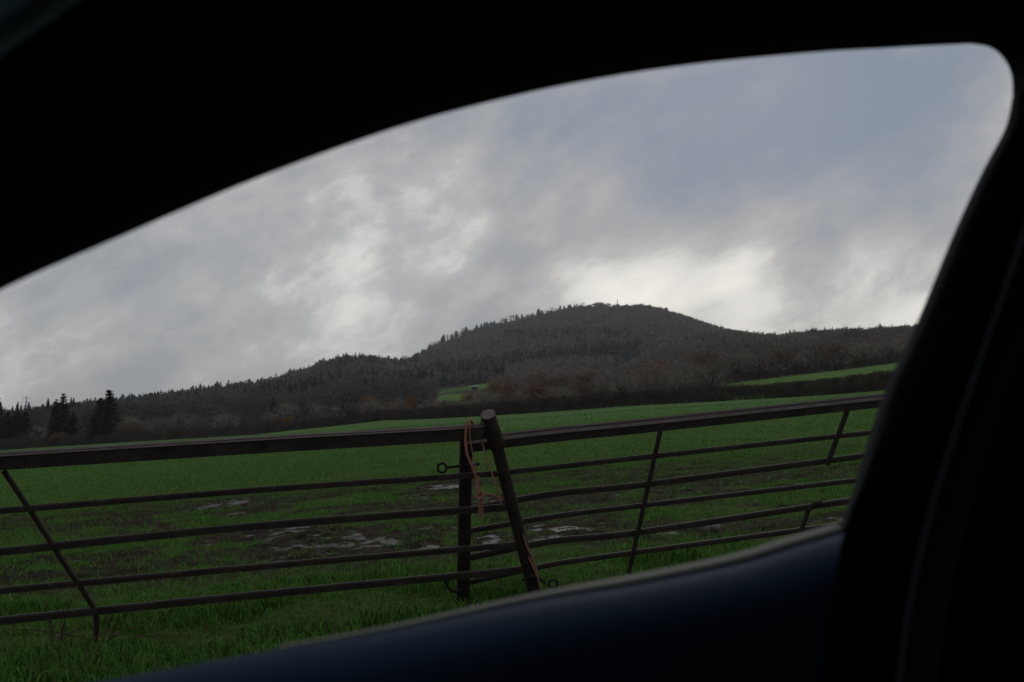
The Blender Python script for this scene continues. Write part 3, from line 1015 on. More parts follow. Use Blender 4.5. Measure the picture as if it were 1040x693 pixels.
# ------------------------------------------------------------------ the woods on the hill, one mass for each kind of wood
def template(kind_, n, seed, fine=1.0):
    g = np.random.default_rng(seed)
    if kind_ == 'bare':
        u = g.normal(size=(n, 3)); u /= np.linalg.norm(u, axis=1)[:, None]
        rad = g.uniform(.35, 1, (n, 1)) ** .6
        c = u * rad * np.array([.42, .42, .36]) + np.array([0, 0, .62])
        d = u * .6 + g.normal(size=(n, 3)) * .5 + np.array([0, 0, .35]); d /= np.linalg.norm(d, axis=1)[:, None]
        s = np.cross(d, g.normal(size=(n, 3))); s /= np.linalg.norm(s, axis=1)[:, None]
        L_, W_ = g.uniform(.14, .30, (n, 1)) * fine, g.uniform(.03, .09, (n, 1)) * fine ** 1.3
        T = np.stack([c - d * L_ - s * W_, c - d * L_ * .6 + s * W_, c + d * L_], 1)
        tr = np.array([[[-.03, 0, -.1], [.03, 0, -.1], [0, 0, .6]], [[0, -.03, -.1], [0, .03, -.1], [0, 0, .6]]])
        return np.concatenate([T, tr], 0)
    t = g.uniform(0, 1, n) ** 1.3 * .97
    a = g.uniform(0, 2 * math.pi, n)
    r = (.23 * (1 - t) ** .9 + .012) * g.uniform(.55, 1.1, n)
    d = np.stack([np.cos(a), np.sin(a), np.zeros(n)], 1)
    s = np.stack([-np.sin(a), np.cos(a), np.zeros(n)], 1)
    zz = (t * .93 + .05)[:, None] * np.array([[0, 0, 1.]])
    w = (.05 + .12 * (1 - t))[:, None] * fine
    T = np.stack([zz + np.array([0, 0, .06]), zz + d * r[:, None] + s * w - np.array([0, 0, .03]), zz + d * r[:, None] - s * w - np.array([0, 0, .05])], 1)
    return T


def wood(name, label, kind_, X, Y, H, col, tris, wide=1.0):
    nt_ = 10
    Vs, Cs = [], []
    far = np.hypot(X, Y)
    for lo, hi, k_, fine in ((0, 640, 8.0, .27), (640, 1000, 2.8, .5), (1000, 9e9, 1.0, 1.0)):
        T = [template(kind_, int(tris * k_), 100 + i, fine) for i in range(nt_)]
        sel = np.nonzero((far >= lo) & (far < hi))[0]
        pick = RG.integers(0, nt_, len(sel))
        ang = RG.uniform(0, 6.283, len(X))
        Z = ground(X, Y) - .6
        for i in range(nt_):
            q = sel[pick == i]
            if not len(q): continue
            t_ = T[i].reshape(-1, 3)
            ca, sa = np.cos(ang[q])[:, None], np.sin(ang[q])[:, None]
            h = H[q][:, None]
            x = (t_[:, 0] * ca - t_[:, 1] * sa) * h * wide + X[q][:, None]
            y = (t_[:, 0] * sa + t_[:, 1] * ca) * h * wide + Y[q][:, None]
            z = t_[:, 2] * h + Z[q][:, None]
            Vs.append(np.stack([x, y, z], -1).reshape(-1, 3))
            Cs.append(np.repeat(col[q], len(t_), 0))
    V = np.concatenate(Vs)
    me = fast_mesh(name, V, np.arange(len(V)).reshape(-1, 3))
    colour_attr(me, 'tree_colour', np.concatenate(Cs))
    me.materials.append(M_wood)
    o = link(bpy.data.objects.new(name, me))
    return tag(o, label, 'woodland', kind='stuff')


n = 52000
pxs = RG.uniform(-160, 1120, n)
rsn = np.interp(pxs, PXS, R_S)
y = np.sqrt(RG.uniform(0, 1, n)) * 2420
x = y * (pxs - CX) / F / cp
ok = (y > np.where(pxs > 715, 400, 430)) & (y < rsn * .997) & ~((pxs > 434) & (pxs < 503) & (y < 880))
x, y = x[ok], y[ok]
nf, sf, pf = is_field(x, y)
gx, gy = project(x, y, ground(x, y))
rel_r = y / np.interp(az_px(x, y), PXS, R_S)
# the summit is open heath
summit = (rel_r > .90) & (gx > 450) & (gx < 775)
ridge = (rel_r > .95)
ok = ~(nf | sf | pf) & ~(summit & (RG.uniform(0, 1, len(x)) > .12 * (rel_r < .95))) & ~(ridge & (gx < 450) & (RG.uniform(0, 1, len(x)) > .45)) & (RG.uniform(0, 1, len(x)) < .9)
x, y, gx, gy, rel_r = x[ok], y[ok], gx[ok], gy[ok], rel_r[ok]
wob = 6 * (fbm(gx / 18., gy / 9., 3, 71) - .5)
u = RG.uniform(0, 1, len(x))
con = np.zeros(len(x), bool)
con |= (gx > 509) & (gx < 652) & (gy + wob > np.interp(gx, [509, 560, 652], [369, 361, 355])) & (gy + wob < np.interp(gx, [509, 560, 600, 652], [377, 371, 371, 376])) & (u < .95)
con |= (gx > 512) & (gx < 640) & (gy + wob > 341) & (gy + wob < 351) & (u < .55)
con |= (gx > 425) & (gx < 512) & (gy + wob > 374) & (gy + wob < 397) & (u < .7)
con |= (gx > 285) & (gx < 425) & (gy + wob > 362) & (gy + wob < 380) & (u < .72)
con |= (gx > 250) & (gx < 335) & (gy + wob > 399) & (gy + wob < 412) & (u < .5)
con |= (gx < 300) & (rel_r > .90) & (u < .75)
con |= (gx < 300) & (rel_r > .62) & (rel_r < .8) & (u < .35)
con |= (fbm(x / 140., y / 140., 2, 77) > .66) & (u < .5) & (gx < 430)
lar = ~con & (((gx > 512) & (gx < 612) & (gy + wob > 371) & (gy + wob < 384) & (u < .7)) | ((gx > 440) & (gx < 520) & (gy + wob > 346) & (gy + wob < 374) & (u < .6)) |
              ((gx > 690) & (gx < 760) & (gy > 352) & (gy < 372) & (u < .22)) | ((gx > 200) & (gx < 400) & (u < .03) & (gy > 375) & (gy < 400)))
bare = ~con & ~lar
H = RG.uniform(9, 15, len(x)) * np.where(rel_r > .93, .75, 1) * np.where((gx > 700) & (y < 650), .7, 1)


def vary(n, c1, c2, amt=.3):
    k = RG.uniform(0, 1, (n, 1))
    return (np.array(c1) * (1 - k) + np.array(c2) * k) * RG.uniform(1 - amt, 1 + amt, (n, 1))


q = bare
patch = sstep(.35, .65, fbm(x[q] / 110., y[q] / 110., 3, 55))[:, None]
cb = vary(q.sum(), (.138, .116, .096), (.172, .142, .116), .22) * (1 - patch) + vary(q.sum(), (.152, .116, .096), (.184, .140, .118), .22) * patch
lowland = ((gx[q] < 430) & (y[q] < 1250))[:, None]
cb = np.where(lowland, cb * np.array([.66, .66, .68]), cb)
wood('bare_woodland', 'leafless brown woodland covering the slopes of the hill', 'bare', x[q], y[q], H[q], cb, 46, 1.15)
q = con
wood('conifer_woodland', 'dark green conifer plantations in bands across the hill', 'cone', x[q], y[q], H[q] * 1.25, vary(q.sum(), (.012, .022, .016), (.024, .036, .026), .25), 40)
q = lar
wood('larch_woodland', 'rusty orange larch plantation patches low on the hill', 'cone', x[q], y[q], H[q] * 1.15, vary(q.sum(), (.235, .150, .080), (.200, .140, .088), .25), 40)


# ------------------------------------------------------------------ hedges
def hedge(name, label, path, h0, wid, per_m, mat_, taper=0.0):
    """path: list of (x, y); clipped thorn hedge of upright twigs"""
    P = np.array(path)
    seg = np.linalg.norm(np.diff(P, axis=0), axis=1)
    s = np.concatenate([[0], np.cumsum(seg)])
    n = int(s[-1] * per_m)
    t = RG.uniform(0, s[-1], n)
    cx, cy = np.interp(t, s, P[:, 0]), np.interp(t, s, P[:, 1])
    dx, dy = np.interp(t, s, np.gradient(P[:, 0], s)), np.interp(t, s, np.gradient(P[:, 1], s))
    off = RG.normal(0, wid * .32, n)
    X, Y = cx - dy * off, cy + dx * off
    hh = h0 * (1 - taper * sstep(.55, .85, t / s[-1])) * (1 + .16 * (fbm(t / 3.0, t * 0, 3, 91) - .5) + .05 * RG.normal(size=n)) * np.sqrt(np.clip(1 - (off / (wid * 1.1)) ** 2, .1, 1))
    z0 = ground(X, Y)
    frac = RG.uniform(0, 1, n) ** .8
    zc = z0 + hh * frac
    L_ = RG.uniform(.2, .55, n)
    W_ = RG.uniform(.02, .06, n)
    d = RG.normal(size=(n, 3)) * np.array([.5, .5, .35]) + np.array([0, 0, .75]); d /= np.linalg.norm(d, axis=1)[:, None]
    sd = np.cross(d, RG.normal(size=(n, 3))); sd /= np.linalg.norm(sd, axis=1)[:, None]
    c = np.stack([X, Y, zc], 1)
    V = np.stack([c - d * L_[:, None] * .5 - sd * W_[:, None], c - d * L_[:, None] * .4 + sd * W_[:, None], c + d * L_[:, None] * .5], 1).reshape(-1, 3)
    me = fast_mesh(name, V, np.arange(len(V)).reshape(-1, 3))
    me.materials.append(mat_)
    o = link(bpy.data.objects.new(name, me))
    return tag(o, label, 'hedge')


hp = []
for px in np.linspace(283, 1090, 60):
    r = float(np.interp(px, PXC, R_E)) + 1.0
    hp.append((r * (px - CX) / F / cp, r))
hedge('clipped_hedge', 'long clipped dark thorn hedge along the far edge of the field', hp, 2.6, 1.6, 800, M_hedge, .18)
a_, b_ = ground_hit(444, 399), ground_hit(476, 397)
hedge('pasture_hedge', 'thin dark hedge dividing the two small far pastures', [tuple(a_[:2]), tuple(((a_ + b_) / 2)[:2]), tuple(b_[:2])], 4.0, 3, 160, M_hedge)


# ------------------------------------------------------------------ pylons, mast, barn
def pylon(px, ytop, y, H, label, wide=.16):
    p = at(px, ytop, y)
    z = p[2] - H
    r = thing('pylon', (p[0], p[1], z), label, 'pylon', None)
    mb = MB()
    th = .30
    prof = [(0, wide * H / 2), (.35, wide * H * .26), (.62, wide * H * .13), (1.0, .25)]
    w_at = lambda t: np.interp(t, [a for a, _ in prof], [b for _, b in prof])
    lev = np.linspace(0, 1, 9)
    for sx in (-1, 1):
        for sy in (-1, 1):
            mb.tube([(p[0] + sx * w_at(t), p[1] + sy * w_at(t), z + t * H) for t in lev], th * .5, 4)
    for i in range(8):
        t0, t1 = lev[i], lev[i + 1]
        for sy in (-1, 1):
            mb.tube([(p[0] - w_at(t0), p[1] + sy * w_at(t0), z + t0 * H), (p[0] + w_at(t1), p[1] + sy * w_at(t1), z + t1 * H)], th * .3, 4)
            mb.tube([(p[0] + w_at(t0), p[1] + sy * w_at(t0), z + t0 * H), (p[0] - w_at(t1), p[1] + sy * w_at(t1), z + t1 * H)], th * .3, 4)
    mb.build('tower', M_steel, r)
    for t, half in ((.66, .13), (.80, .17), (.94, .12)):
        a = MB()
        for dz in (0, .035 * H):
            a.tube([(p[0] - half * H, p[1], z + t * H), (p[0], p[1], z + t * H + dz), (p[0] + half * H, p[1], z + t * H)], th * .45, 4)
        for s in (-1, 1):
            a.tube([(p[0] + s * half * H, p[1], z + t * H), (p[0] + s * half * H, p[1], z + t * H - .05 * H)], .18, 4)
        a.build('cross_arm', M_steel, r)
    return r


pylon(27, 402.5, 1450, 46, 'lattice electricity pylon against the sky at the far left')
pylon(392, 375, 1150, 40, 'pale lattice pylon standing before the wooded left ridge')
pylon(584, 369, 1500, 34, 'small pale pylon rising from trees below the conifer plantation', .12)
a, b = at(27, 408.8, 1450), at(560, 392, 1500)
pts = [a + (at(392, 381, 1150) - a) * t - np.array((0, 0, 10 * 4 * t * (1 - t))) for t in np.linspace(0, 1, 15)]
o = MB().tube(pts, .05, 4).build('power_line', M_iron)
tag(o, 'thin power line slung from the far left pylon toward the ridge pylon', 'cable')
p = at(627, 303.8, 2275)
zb = float(ground(p[0], p[1])) - 2
mb = MB().tube([(p[0], p[1], zb), (p[0], p[1], p[2] - 4), (p[0], p[1], p[2])], [.9, .6, .25], 6)
for k in range(3):
    mb.box((p[0], p[1], zb + (p[2] - zb) * (.6 + .13 * k)), 2.4, .3, .5)
tag(mb.build('radio_mast', M_iron), 'thin radio mast standing on the summit of the hill', 'mast')
# barn at the edge of the upper pasture
g = ground_hit(482, 396)
br = thing('barn', (g[0], g[1], float(ground(g[0], g[1]))), 'low farm building with a pale roof beside the upper pasture', 'barn')
l = Vector(br.location)
MB().box(l + Vector((0, 0, 1.0)), 4.6, 3.6, 2.4).build('wall', M_bark, br, False)
mb = MB().sweep([(-2.1, 0), (2.1, 0), (0, 1.0)], [l + Vector((-2.6, 0, 2.205)), l + Vector((2.6, 0, 2.205))], (0, 1, 0), UP)
mb.build('roof', M_steel, br, False)

# ------------------------------------------------------------------ the car round the camera
YAW = math.radians(14)
WO = np.array(at(520, 445, .74))
WU = np.array((math.cos(YAW), math.sin(YAW), 0))
WN = np.array((math.sin(YAW), -math.cos(YAW), 0))        # into the cabin
M_blackplastic = noise_mat('black_trim', (.006, .006, .007), (.008, .008, .009), 60, .6, .15)
M_seal = mat('rubber_seal', (.015, .016, .018), .45, .25)
M_lining = noise_mat('dark_lining', (.006, .006, .007), (.009, .009, .010), 200, .95, .05)
M_bluepaint = mat('dark_blue_paint', (.021, .045, .088), .55, .03)
M_strip = mat('grey_rubber_strip', (.25, .25, .23), .6, .1)
M_visor = mat('visor_vinyl', (.36, .56, .70), .7, .2)
M_matt = mat('matt_black_trim', (.004, .004, .0045), 1.0, .0)
M_belt = noise_mat('belt_webbing', (.05, .052, .058), (.07, .072, .08), 300, .8, .1)


def uv(px, py, n=0.0):
    d = ray(px, py)
    tt = np.dot(WO + WN * n - EYE, WN) / np.dot(d, WN)
    P = EYE + d * tt - WO
    return np.array((np.dot(P, WU), P[2]))


def cm(pts, n=5):
    return [tuple(q)[:2] for q in smooth_path([(a, b, 0) for a, b in pts], n)]


sill_px = [(854, 533), (800, 548.5), (747, 564.5), (646, 585.5), (546, 603.5), (392, 637), (254, 662), (100, 690), (-60, 716), (-330, 752)]
pil_px = [(1028.5, 97), (1021, 130), (998, 174), (971, 232), (940, 307), (922, 348), (900, 393), (880, 452), (866, 499), (854, 533)]
roof_px = [(-330, 565), (-250, 450), (-120, 362), (0, 295), (130, 237), (260, 181.5), (396, 132), (494, 104.5), (592, 83), (700, 66),
           (825, 53.5), (900, 49), (970, 45.3), (990, 45.2), (1008, 49.5), (1021, 62), (1027.5, 78), (1028.5, 97)]
rears = [cm([uv(*q) for q in roof_px]), cm([uv(*q) for q in pil_px]), cm([uv(*q) for q in sill_px])]
front = [(rears[2][-1][0] + (rears[0][0][0] - rears[2][-1][0]) * t, rears[2][-1][1] + (rears[0][0][1] - rears[2][-1][1]) * t) for t in (0, .5, 1)]
loop = rears[0][:-1] + rears[1][:-1] + rears[2][:-1] + front[:-1]
LP = np.array(loop)
n_ = len(LP)
tang = np.roll(LP, -1, 0) - np.roll(LP, 1, 0)
tang /= np.linalg.norm(tang, axis=1)[:, None]
OUTW = np.stack([-tang[:, 1], tang[:, 0]], 1)
ctr = LP.mean(0)
if np.mean(np.sum(OUTW * (LP - ctr), 1)) < 0: OUTW = -OUTW
for _ in range(2):
    OUTW = (np.roll(OUTW, 1, 0) + 2 * OUTW + np.roll(OUTW, -1, 0)); OUTW /= np.linalg.norm(OUTW, axis=1)[:, None]
i_roof = list(range(0, len(rears[0])))
i_pil = [len(rears[0]) - 1 + k for k in range(len(rears[1]))]
i_sill = [len(rears[0]) + len(rears[1]) - 2 + k for k in range(len(rears[2]))]
i_front = [(i_sill[-1] + k) % n_ for k in range(3)]


def W3(p, n): return WO + WU * p[0] + np.array((0, 0, 1)) * p[1] + WN * n


car = thing('car', (0, 0, 0), 'dark car interior seen from inside round its open side window', 'car')
car.location = (0.0, -.1, 0.0)


def reveal(name, idx, prof, material, close=True, fade=None):
    """sweep a section (outward from the opening, into the cabin) along a stretch of the window opening"""
    mb = MB()
    k = len(prof)
    for q_, i in enumerate(idx):
        i = i % n_
        f_ = 1.0 if fade is None else float(sstep(fade[0], fade[1], q_))
        for b_, (o_, nn) in enumerate(prof):
            if fade is not None and b_ < fade[2]:
                o_, nn = o_ * (fade[3] + (1 - fade[3]) * f_), nn * (.3 + .7 * f_)
            mb.v.append(tuple(W3(LP[i] + OUTW[i] * o_, nn)))
    for a in range(len(idx) - 1):
        for b in range(k if close else k - 1):
            b2 = (b + 1) % k
            mb.f.append((a * k + b, a * k + b2, (a + 1) * k + b2, (a + 1) * k + b))
    return mb.build(name, material, car)


reveal('window_sill', i_sill, [(.006, .003), (.0050, .007), (.0075, .024), (.016, .043), (.025, .053), (.036, .059), (.05, .062), (.10, .063), (.10, -.02), (.012, -.02)], M_bluepaint, fade=(30, 12, 2, .2))
reveal('sill_strip', i_sill[:30], [(.0004, -.010), (.0006, -.006), (.0020, .0015), (.0030, .0028), (.0065, .003), (.0065, -.012), (.004, -.014)], M_strip, fade=(29, 12, 7, .1))
reveal('roof_rail', i_roof, [(0, 0), (.002, .012), (.008, .026), (.02, .036), (.05, .046), (.12, .048), (.12, -.03), (.045, -.03), (.018, -.012)], M_blackplastic)
reveal('pillar_seal', i_pil, [(0, 0), (.0015, .007), (.006, .013), (.013, .015), (.019, .011), (.022, .002), (.032, -.02), (.028, -.02)], M_seal)
reveal('door_pillar', i_pil, [(.034, -.02), (.0225, .003), (.0225, .010), (.030, .026), (.055, .038), (.10, .042), (.16, .040), (.22, .036), (.22, -.03)], M_blackplastic)
reveal('front_pillar', i_front, [(0, 0), (.003, .014), (.02, .036), (.07, .048), (.07, -.03), (.04, -.03)], M_blackplastic)


def quadpanel(name, pts, material, th=.02, nrm=None):
    mb = MB()
    P = [Vector(p) for p in pts]
    nr_ = (P[1] - P[0]).cross(P[2] - P[0]).normalized() if nrm is None else Vector(nrm)
    k = len(P)
    mb.v += [tuple(p) for p in P] + [tuple(p + nr_ * th) for p in P]
    mb.f.append(tuple(range(k))[::-1]); mb.f.append(tuple(range(k, 2 * k)))
    for i in range(k):
        j = (i + 1) % k
        mb.f.append((i, j, k + j, k + i))
    return mb.build(name, material, car, False)


mbt = MB()
tp_ = [uv(*q, .072) for q in ((868, 522), (859, 553), (847, 610), (838, 700), (828, 800), (1250, 800), (1250, 60), (1075, 90), (1048, 130), (1022, 188), (990, 262), (958, 330), (918, 410), (890, 470))]
for nn in (.066, .078):
    for q in tp_: mbt.v.append(tuple(W3(np.array(q), nn)))
kk = len(tp_)
mbt.f.append(tuple(range(kk))); mbt.f.append(tuple(range(kk, 2 * kk))[::-1])
for i in range(kk):
    j = (i + 1) % kk
    mbt.f.append((i, kk + i, kk + j, j))
mbt.build('pillar_trim', M_matt, car, False)


def CB(u, v, n): return W3(np.array((u, v)), n)
U0, U1, ND = -1.05, 1.25, 1.36       # cabin extent along the car and across
VT, VB = .47, -.80
# the side wall round the opening: door below, body side above and behind
mbw = MB()
OUT = [(U0, VT), (U1, VT), (U1, VB), (U0, VB)]


def wall_ring(name, o_off, nn, material):
    mb = MB()
    inner = [LP[i] + OUTW[i] * o_off for i in range(n_)]
    out = []
    for q in inner:
        d = q - ctr
        t = min([(lim - ctr[k]) / d[k] for k, lims in ((0, (U0, U1)), (1, (VB, VT))) for lim in lims if d[k] * (lim - ctr[k]) > 1e-9])
        out.append(ctr + d * max(t, 1.001))
    for q, w_ in zip(inner, out):
        mb.v.append(tuple(W3(q, nn))); mb.v.append(tuple(W3(w_, nn)))
    for i in range(n_):
        j = (i + 1) % n_
        mb.f.append((2 * i, 2 * i + 1, 2 * j + 1, 2 * j))
    # fill the four corners
    return mb.build(name, material, car, False)


wall_ring('door_lining', .085, .040, M_lining)
wall_ring('body_side', .05, -.034, M_bluepaint)
quadpanel('headliner', [CB(U0 - .02, VT, -.05), CB(U1, VT, -.05), CB(U1, VT + .06, ND / 2), CB(U1, VT, ND), CB(U0 - .02, VT, ND), CB(U0 - .02, VT + .06, ND / 2)], M_lining, .03, (0, 0, 1))
quadpanel('floor_pan', [CB(U0 - .4, VB, -.05), CB(U1, VB, -.05), CB(U1, VB, ND), CB(U0 - .4, VB, ND)], M_lining, .03, (0, 0, -1))
quadpanel('far_door', [CB(U0, VB, ND), CB(U1, VB, ND), CB(U1, VT, ND), CB(U0, VT, ND)], M_lining, .03, tuple(WN))
quadpanel('rear_bulkhead', [CB(U1, VB, -.04), CB(U1, VB, ND), CB(U1, VT + .06, ND), CB(U1, VT + .06, -.04)], M_lining, .03, tuple(WU))
quadpanel('dashboard', [CB(U0, VB, -.04), CB(U0, VB, ND), CB(U0, -.16, ND), CB(U0, -.16, -.04)], M_blackplastic, .35, tuple(-WU))
# belt hanging down the pillar: two rolled edges
bl = []
for (px, py) in ((1068, 200), (1035, 300), (1000, 400), (968, 500), (945, 590), (930, 690), (925, 760)):
    bl.append(uv(px, py, .092))
bl = [np.array(q) for q in cm(bl, 5)]
mb = MB()
prof_b = [(-.016, .0), (-.014, .0035), (-.010, .0028), (.010, .0028), (.014, .0035), (.016, .0), (.012, -.001), (-.012, -.001)]
for i, q in enumerate(bl):
    tg = bl[min(i + 1, len(bl) - 1)] - bl[max(i - 1, 0)]; tg /= np.linalg.norm(tg)
    sd = np.array((-tg[1], tg[0]))
    for (a, b) in prof_b: mb.v.append(tuple(W3(q + sd * a, .092 + b * 1.5)))
k = len(prof_b)
for i in range(len(bl) - 1):
    for b in range(k):
        b2 = (b + 1) % k
        mb.f.append((i * k + b, i * k + b2, (i + 1) * k + b2, (i + 1) * k + b))
mb.build('seat_belt', M_belt, car)
# sun visor hinged at the front of the headliner
v0 = np.array(at(-60, 90, .42)); v1 = np.array(at(80, -6, .47))
d = v1 - v0; d /= np.linalg.norm(d)
sd = np.cross(d, (0, -1, 0)); sd /= np.linalg.norm(sd)
nn_ = np.cross(d, sd)
if sd[2] < 0: sd = -sd
mb = MB()
mb.box((v0 + v1) / 2 + sd * .07 + np.array((0, 0, 0)), .26, .14, .016, d, sd, nn_)
mb.build('sun_visor', M_visor, car, True, .006)
vh = v0 + (v1 - v0) * .5 + sd * .13
MB().tube([vh, vh + np.array((0, 0, .05)), np.array((vh[0], vh[1], EYE[2] + VT + .01))], .009, 8).build('visor_hinge', M_blackplastic, car)

# road under the car
g = []
mb = MB()
for i in range(41):
    xx = -60 + 3 * i
    for yy in (-4.5, 1.9):
        px_, py_ = xx * math.cos(YAW) - yy * math.sin(YAW), xx * math.sin(YAW) + yy * math.cos(YAW)
        mb.v.append((px_, py_, float(ground(px_, py_)) + .03))
for i in range(40):
    mb.f.append((2 * i, 2 * i + 2, 2 * i + 3, 2 * i + 1))
tag(mb.build('road', M_asphalt), kind='structure')

# ------------------------------------------------------------------ air
HAZE = 0.00009
if HAZE > 0:
    mb = MB().box((0, 0, 160), 12600, 12600, 420)
    hm = bpy.data.materials.new('haze_air'); hm.use_nodes = True
    hm.node_tree.nodes.clear()
    ou = hm.node_tree.nodes.new('ShaderNodeOutputMaterial')
    pv = hm.node_tree.nodes.new('ShaderNodeVolumePrincipled')
    pv.inputs['Color'].default_value = (.86, .90, .96, 1)
    pv.inputs['Density'].default_value = HAZE
    pv.inputs['Anisotropy'].default_value = .3
    hm.node_tree.links.new(pv.outputs['Volume'], ou.inputs['Volume'])
    tag(mb.build('haze', hm, None, False), kind='stuff')

# ------------------------------------------------------------------ sky, sun
EXPO = -0.50
sun_az, sun_el = math.radians(12), math.radians(24)
S = Vector((math.sin(sun_az) * math.cos(sun_el), math.cos(sun_az) * math.cos(sun_el), math.sin(sun_el)))
sl = bpy.data.lights.new('sun', 'SUN')
sl.energy, sl.angle, sl.color = .5, math.radians(35), (1, .96, .9)
so = link(bpy.data.objects.new('sun', sl))
so.rotation_euler = S.to_track_quat('Z', 'Y').to_euler()
so.location = (0, 0, 50)

wd = bpy.data.worlds.new('World')
bpy.context.scene.world = wd
wd.use_nodes = True
nt = wd.node_tree
L = nt.links
for q in list(nt.nodes): nt.nodes.remove(q)


def W(t, **kw):
    n = nt.nodes.new(t)
    for k, v in kw.items(): setattr(n, k, v)
    return n


def math_(op, a, b=None, c=None, clamp=False):
    n = W('ShaderNodeMath', operation=op, use_clamp=clamp)
    for i, q in enumerate((a, b, c)):
        if q is None: continue
        if isinstance(q, (int, float)): n.inputs[i].default_value = q
        else: L.new(q, n.inputs[i])
    return n.outputs[0]


tc = W('ShaderNodeTexCoord')
D = tc.outputs['Generated']
sx = W('ShaderNodeSeparateXYZ'); L.new(D, sx.inputs[0])
zc = math_('ADD', math_('MAXIMUM', sx.outputs['Z'], 0.0), .16)
u_, v_ = math_('DIVIDE', sx.outputs['X'], zc), math_('DIVIDE', sx.outputs['Y'], zc)
cb = W('ShaderNodeCombineXYZ'); L.new(u_, cb.inputs[0]); L.new(v_, cb.inputs[1])


def cloud(scale, rot, stretch, off, detail=7, rough=.55, dist=0.0, flat=False):
    """noise on the dome, drawn out along streaks that climb to one side; flat: on the cloud ceiling instead"""
    vr = W('ShaderNodeVectorRotate', rotation_type='AXIS_ANGLE')
    vr.inputs['Axis'].default_value = (0, 0, 1) if flat else (0, 1, 0)
    vr.inputs['Angle'].default_value = math.radians(rot)
    L.new(cb.outputs[0] if flat else D, vr.inputs['Vector'])
    mp = W('ShaderNodeMapping')
    mp.inputs['Scale'].default_value = (1, stretch, 1) if flat else (1, 1, stretch)
    mp.inputs['Location'].default_value = off
    L.new(vr.outputs[0], mp.inputs['Vector'])
    n = W('ShaderNodeTexNoise')
    n.inputs['Scale'].default_value = scale
    n.inputs['Detail'].default_value = detail
    n.inputs['Roughness'].default_value = rough
    n.inputs['Distortion'].default_value = dist
    L.new(mp.outputs[0], n.inputs['Vector'])
    return n.outputs['Fac']


def blob(px, py, deg, amt):
    """a mass of cloud standing in one part of the sky"""
    d = ray(px, py); d = d / np.linalg.norm(d)
    dp = W('ShaderNodeVectorMath', operation='DOT_PRODUCT')
    nm = W('ShaderNodeVectorMath', operation='NORMALIZE'); L.new(D, nm.inputs[0])
    L.new(nm.outputs[0], dp.inputs[0]); dp.inputs[1].default_value = tuple(d)
    mr = W('ShaderNodeMapRange', interpolation_type='SMOOTHSTEP')
    mr.inputs['From Min'].default_value = math.cos(math.radians(deg))
    mr.inputs['From Max'].default_value = 1.0
    mr.inputs['To Max'].default_value = amt
    L.new(dp.outputs['Value'], mr.inputs['Value'])
    return mr.outputs[0]


big = cloud(2.0, 24, 1.8, (1.3, .4, .2), 4, .55, .15)
mid = cloud(4.8, 25, 2.0, (4.1, 7.7, 1.6), 12, .57, .22)
fin = cloud(17.0, 30, 1.5, (9.1, 2.7, 0), 8, .62, .1)
val = math_('ADD', math_('MULTIPLY', big, .32), math_('ADD', math_('MULTIPLY', mid, .66), math_('MULTIPLY', fin, .20)))
val = math_('SUBTRACT', val, .08)
back = W('ShaderNodeMapRange', interpolation_type='SMOOTHSTEP')
back.inputs['From Min'].default_value, back.inputs['From Max'].default_value = .1, -.7
back.inputs['To Max'].default_value = -.12
L.new(sx.outputs['Y'], back.inputs['Value'])
val = math_('ADD', val, back.outputs[0])
for bl_ in ((540, 100, 8, -.06), (660, 150, 9, -.11), (770, 140, 9, -.15), (800, 80, 7, -.07), (880, 150, 9, -.14), (980, 100, 8, -.12), (700, 215, 5, -.05), (450, 195, 4, .06), (545, 178, 3, .06), (600, 166, 2.5, .05),
            (720, 300, 8, .07), (560, 300, 5, .05), (620, 280, 6, .05), (840, 300, 9, .09), (930, 250, 7, .06), (1010, 175, 4, .09), (420, 320, 9, .04), (540, 250, 4, -.05), (110, 330, 13, -.01), (330, 250, 6, .01), (370, 300, 6, -.03), (200, 250, 7, -.03), (810, 262, 3, -.08)):
    val = math_('ADD', val, blob(*bl_))
rp = W('ShaderNodeValToRGB')
cr = rp.color_ramp
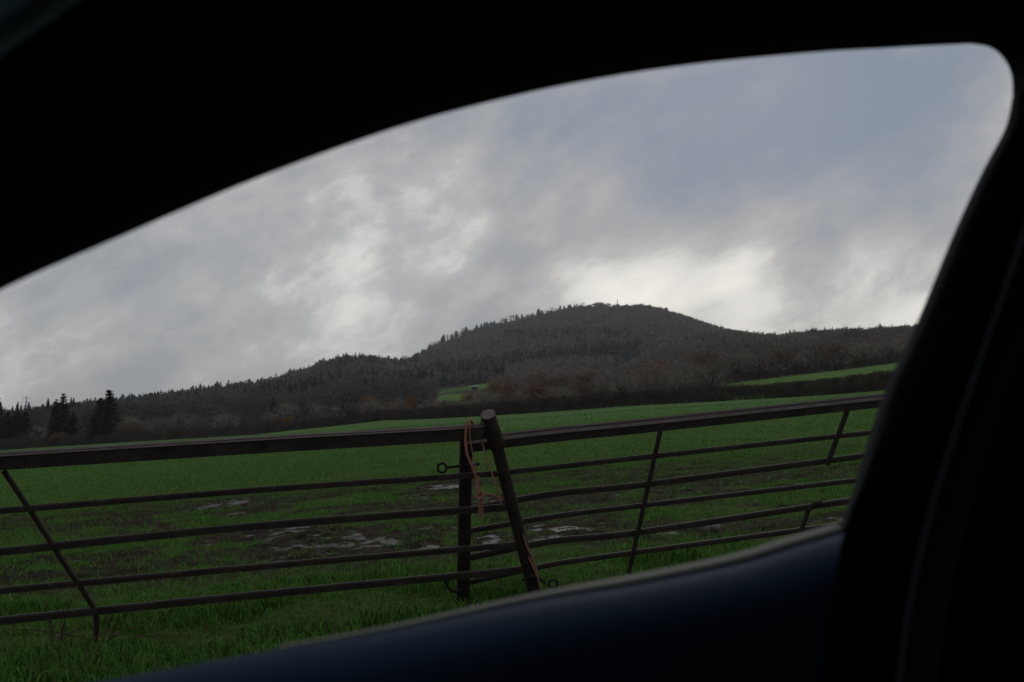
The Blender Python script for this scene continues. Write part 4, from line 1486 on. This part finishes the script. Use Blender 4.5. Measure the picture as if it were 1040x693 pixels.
cr.elements[0].position, cr.elements[0].color = .26, (.26, .33, .45, 1)
cr.elements[1].position, cr.elements[1].color = .74, (1.45, 1.39, 1.30, 1)
for pos, col in ((.36, (.35, .40, .485)), (.45, (.48, .50, .535)), (.54, (.66, .66, .665)), (.63, (1.08, 1.06, 1.02))):
    e = cr.elements.new(pos); e.color = (*col, 1)
L.new(val, rp.inputs['Fac'])
sky = W('ShaderNodeTexSky', sky_type='NISHITA')
sky.sun_disc = False
sky.sun_elevation, sky.sun_rotation = sun_el, sun_az
sk = W('ShaderNodeVectorMath', operation='SCALE'); sk.inputs['Scale'].default_value = 1.0
L.new(sky.outputs[0], sk.inputs[0])
cl = W('ShaderNodeVectorMath', operation='SCALE'); cl.inputs['Scale'].default_value = 10.0
L.new(rp.outputs[0], cl.inputs[0])
mx = W('ShaderNodeMix', data_type='RGBA')
mx.inputs['Factor'].default_value = .94
L.new(sk.outputs[0], mx.inputs['A']); L.new(cl.outputs[0], mx.inputs['B'])
bg = W('ShaderNodeBackground'); bg.inputs['Strength'].default_value = .1
L.new(mx.outputs['Result'], bg.inputs['Color'])
ow = W('ShaderNodeOutputWorld'); L.new(bg.outputs[0], ow.inputs[0])

# ------------------------------------------------------------------ camera, render settings
cam = bpy.data.cameras.new('camera')
cam.lens, cam.sensor_width = 35, 36
cam.clip_start, cam.clip_end = .02, 20000
cam.dof.use_dof = True
cam.dof.focus_distance = 11.0
cam.dof.aperture_fstop = 6.5
co = link(bpy.data.objects.new('camera', cam))
co.location = EYE
co.rotation_euler = (math.pi / 2 + PITCH, 0, 0)
sc = bpy.context.scene
sc.camera = co
sc.view_settings.view_transform = 'Standard'
sc.view_settings.look = 'None'
sc.view_settings.exposure = EXPO
sc.view_settings.gamma = 1
sc.view_settings.use_curve_mapping = False
sc.render.engine = 'CYCLES'
cy = sc.cycles
cy.use_denoising = True
cy.max_bounces, cy.diffuse_bounces, cy.glossy_bounces, cy.volume_bounces = 5, 3, 3, 0
cy.sample_clamp_indirect = 4
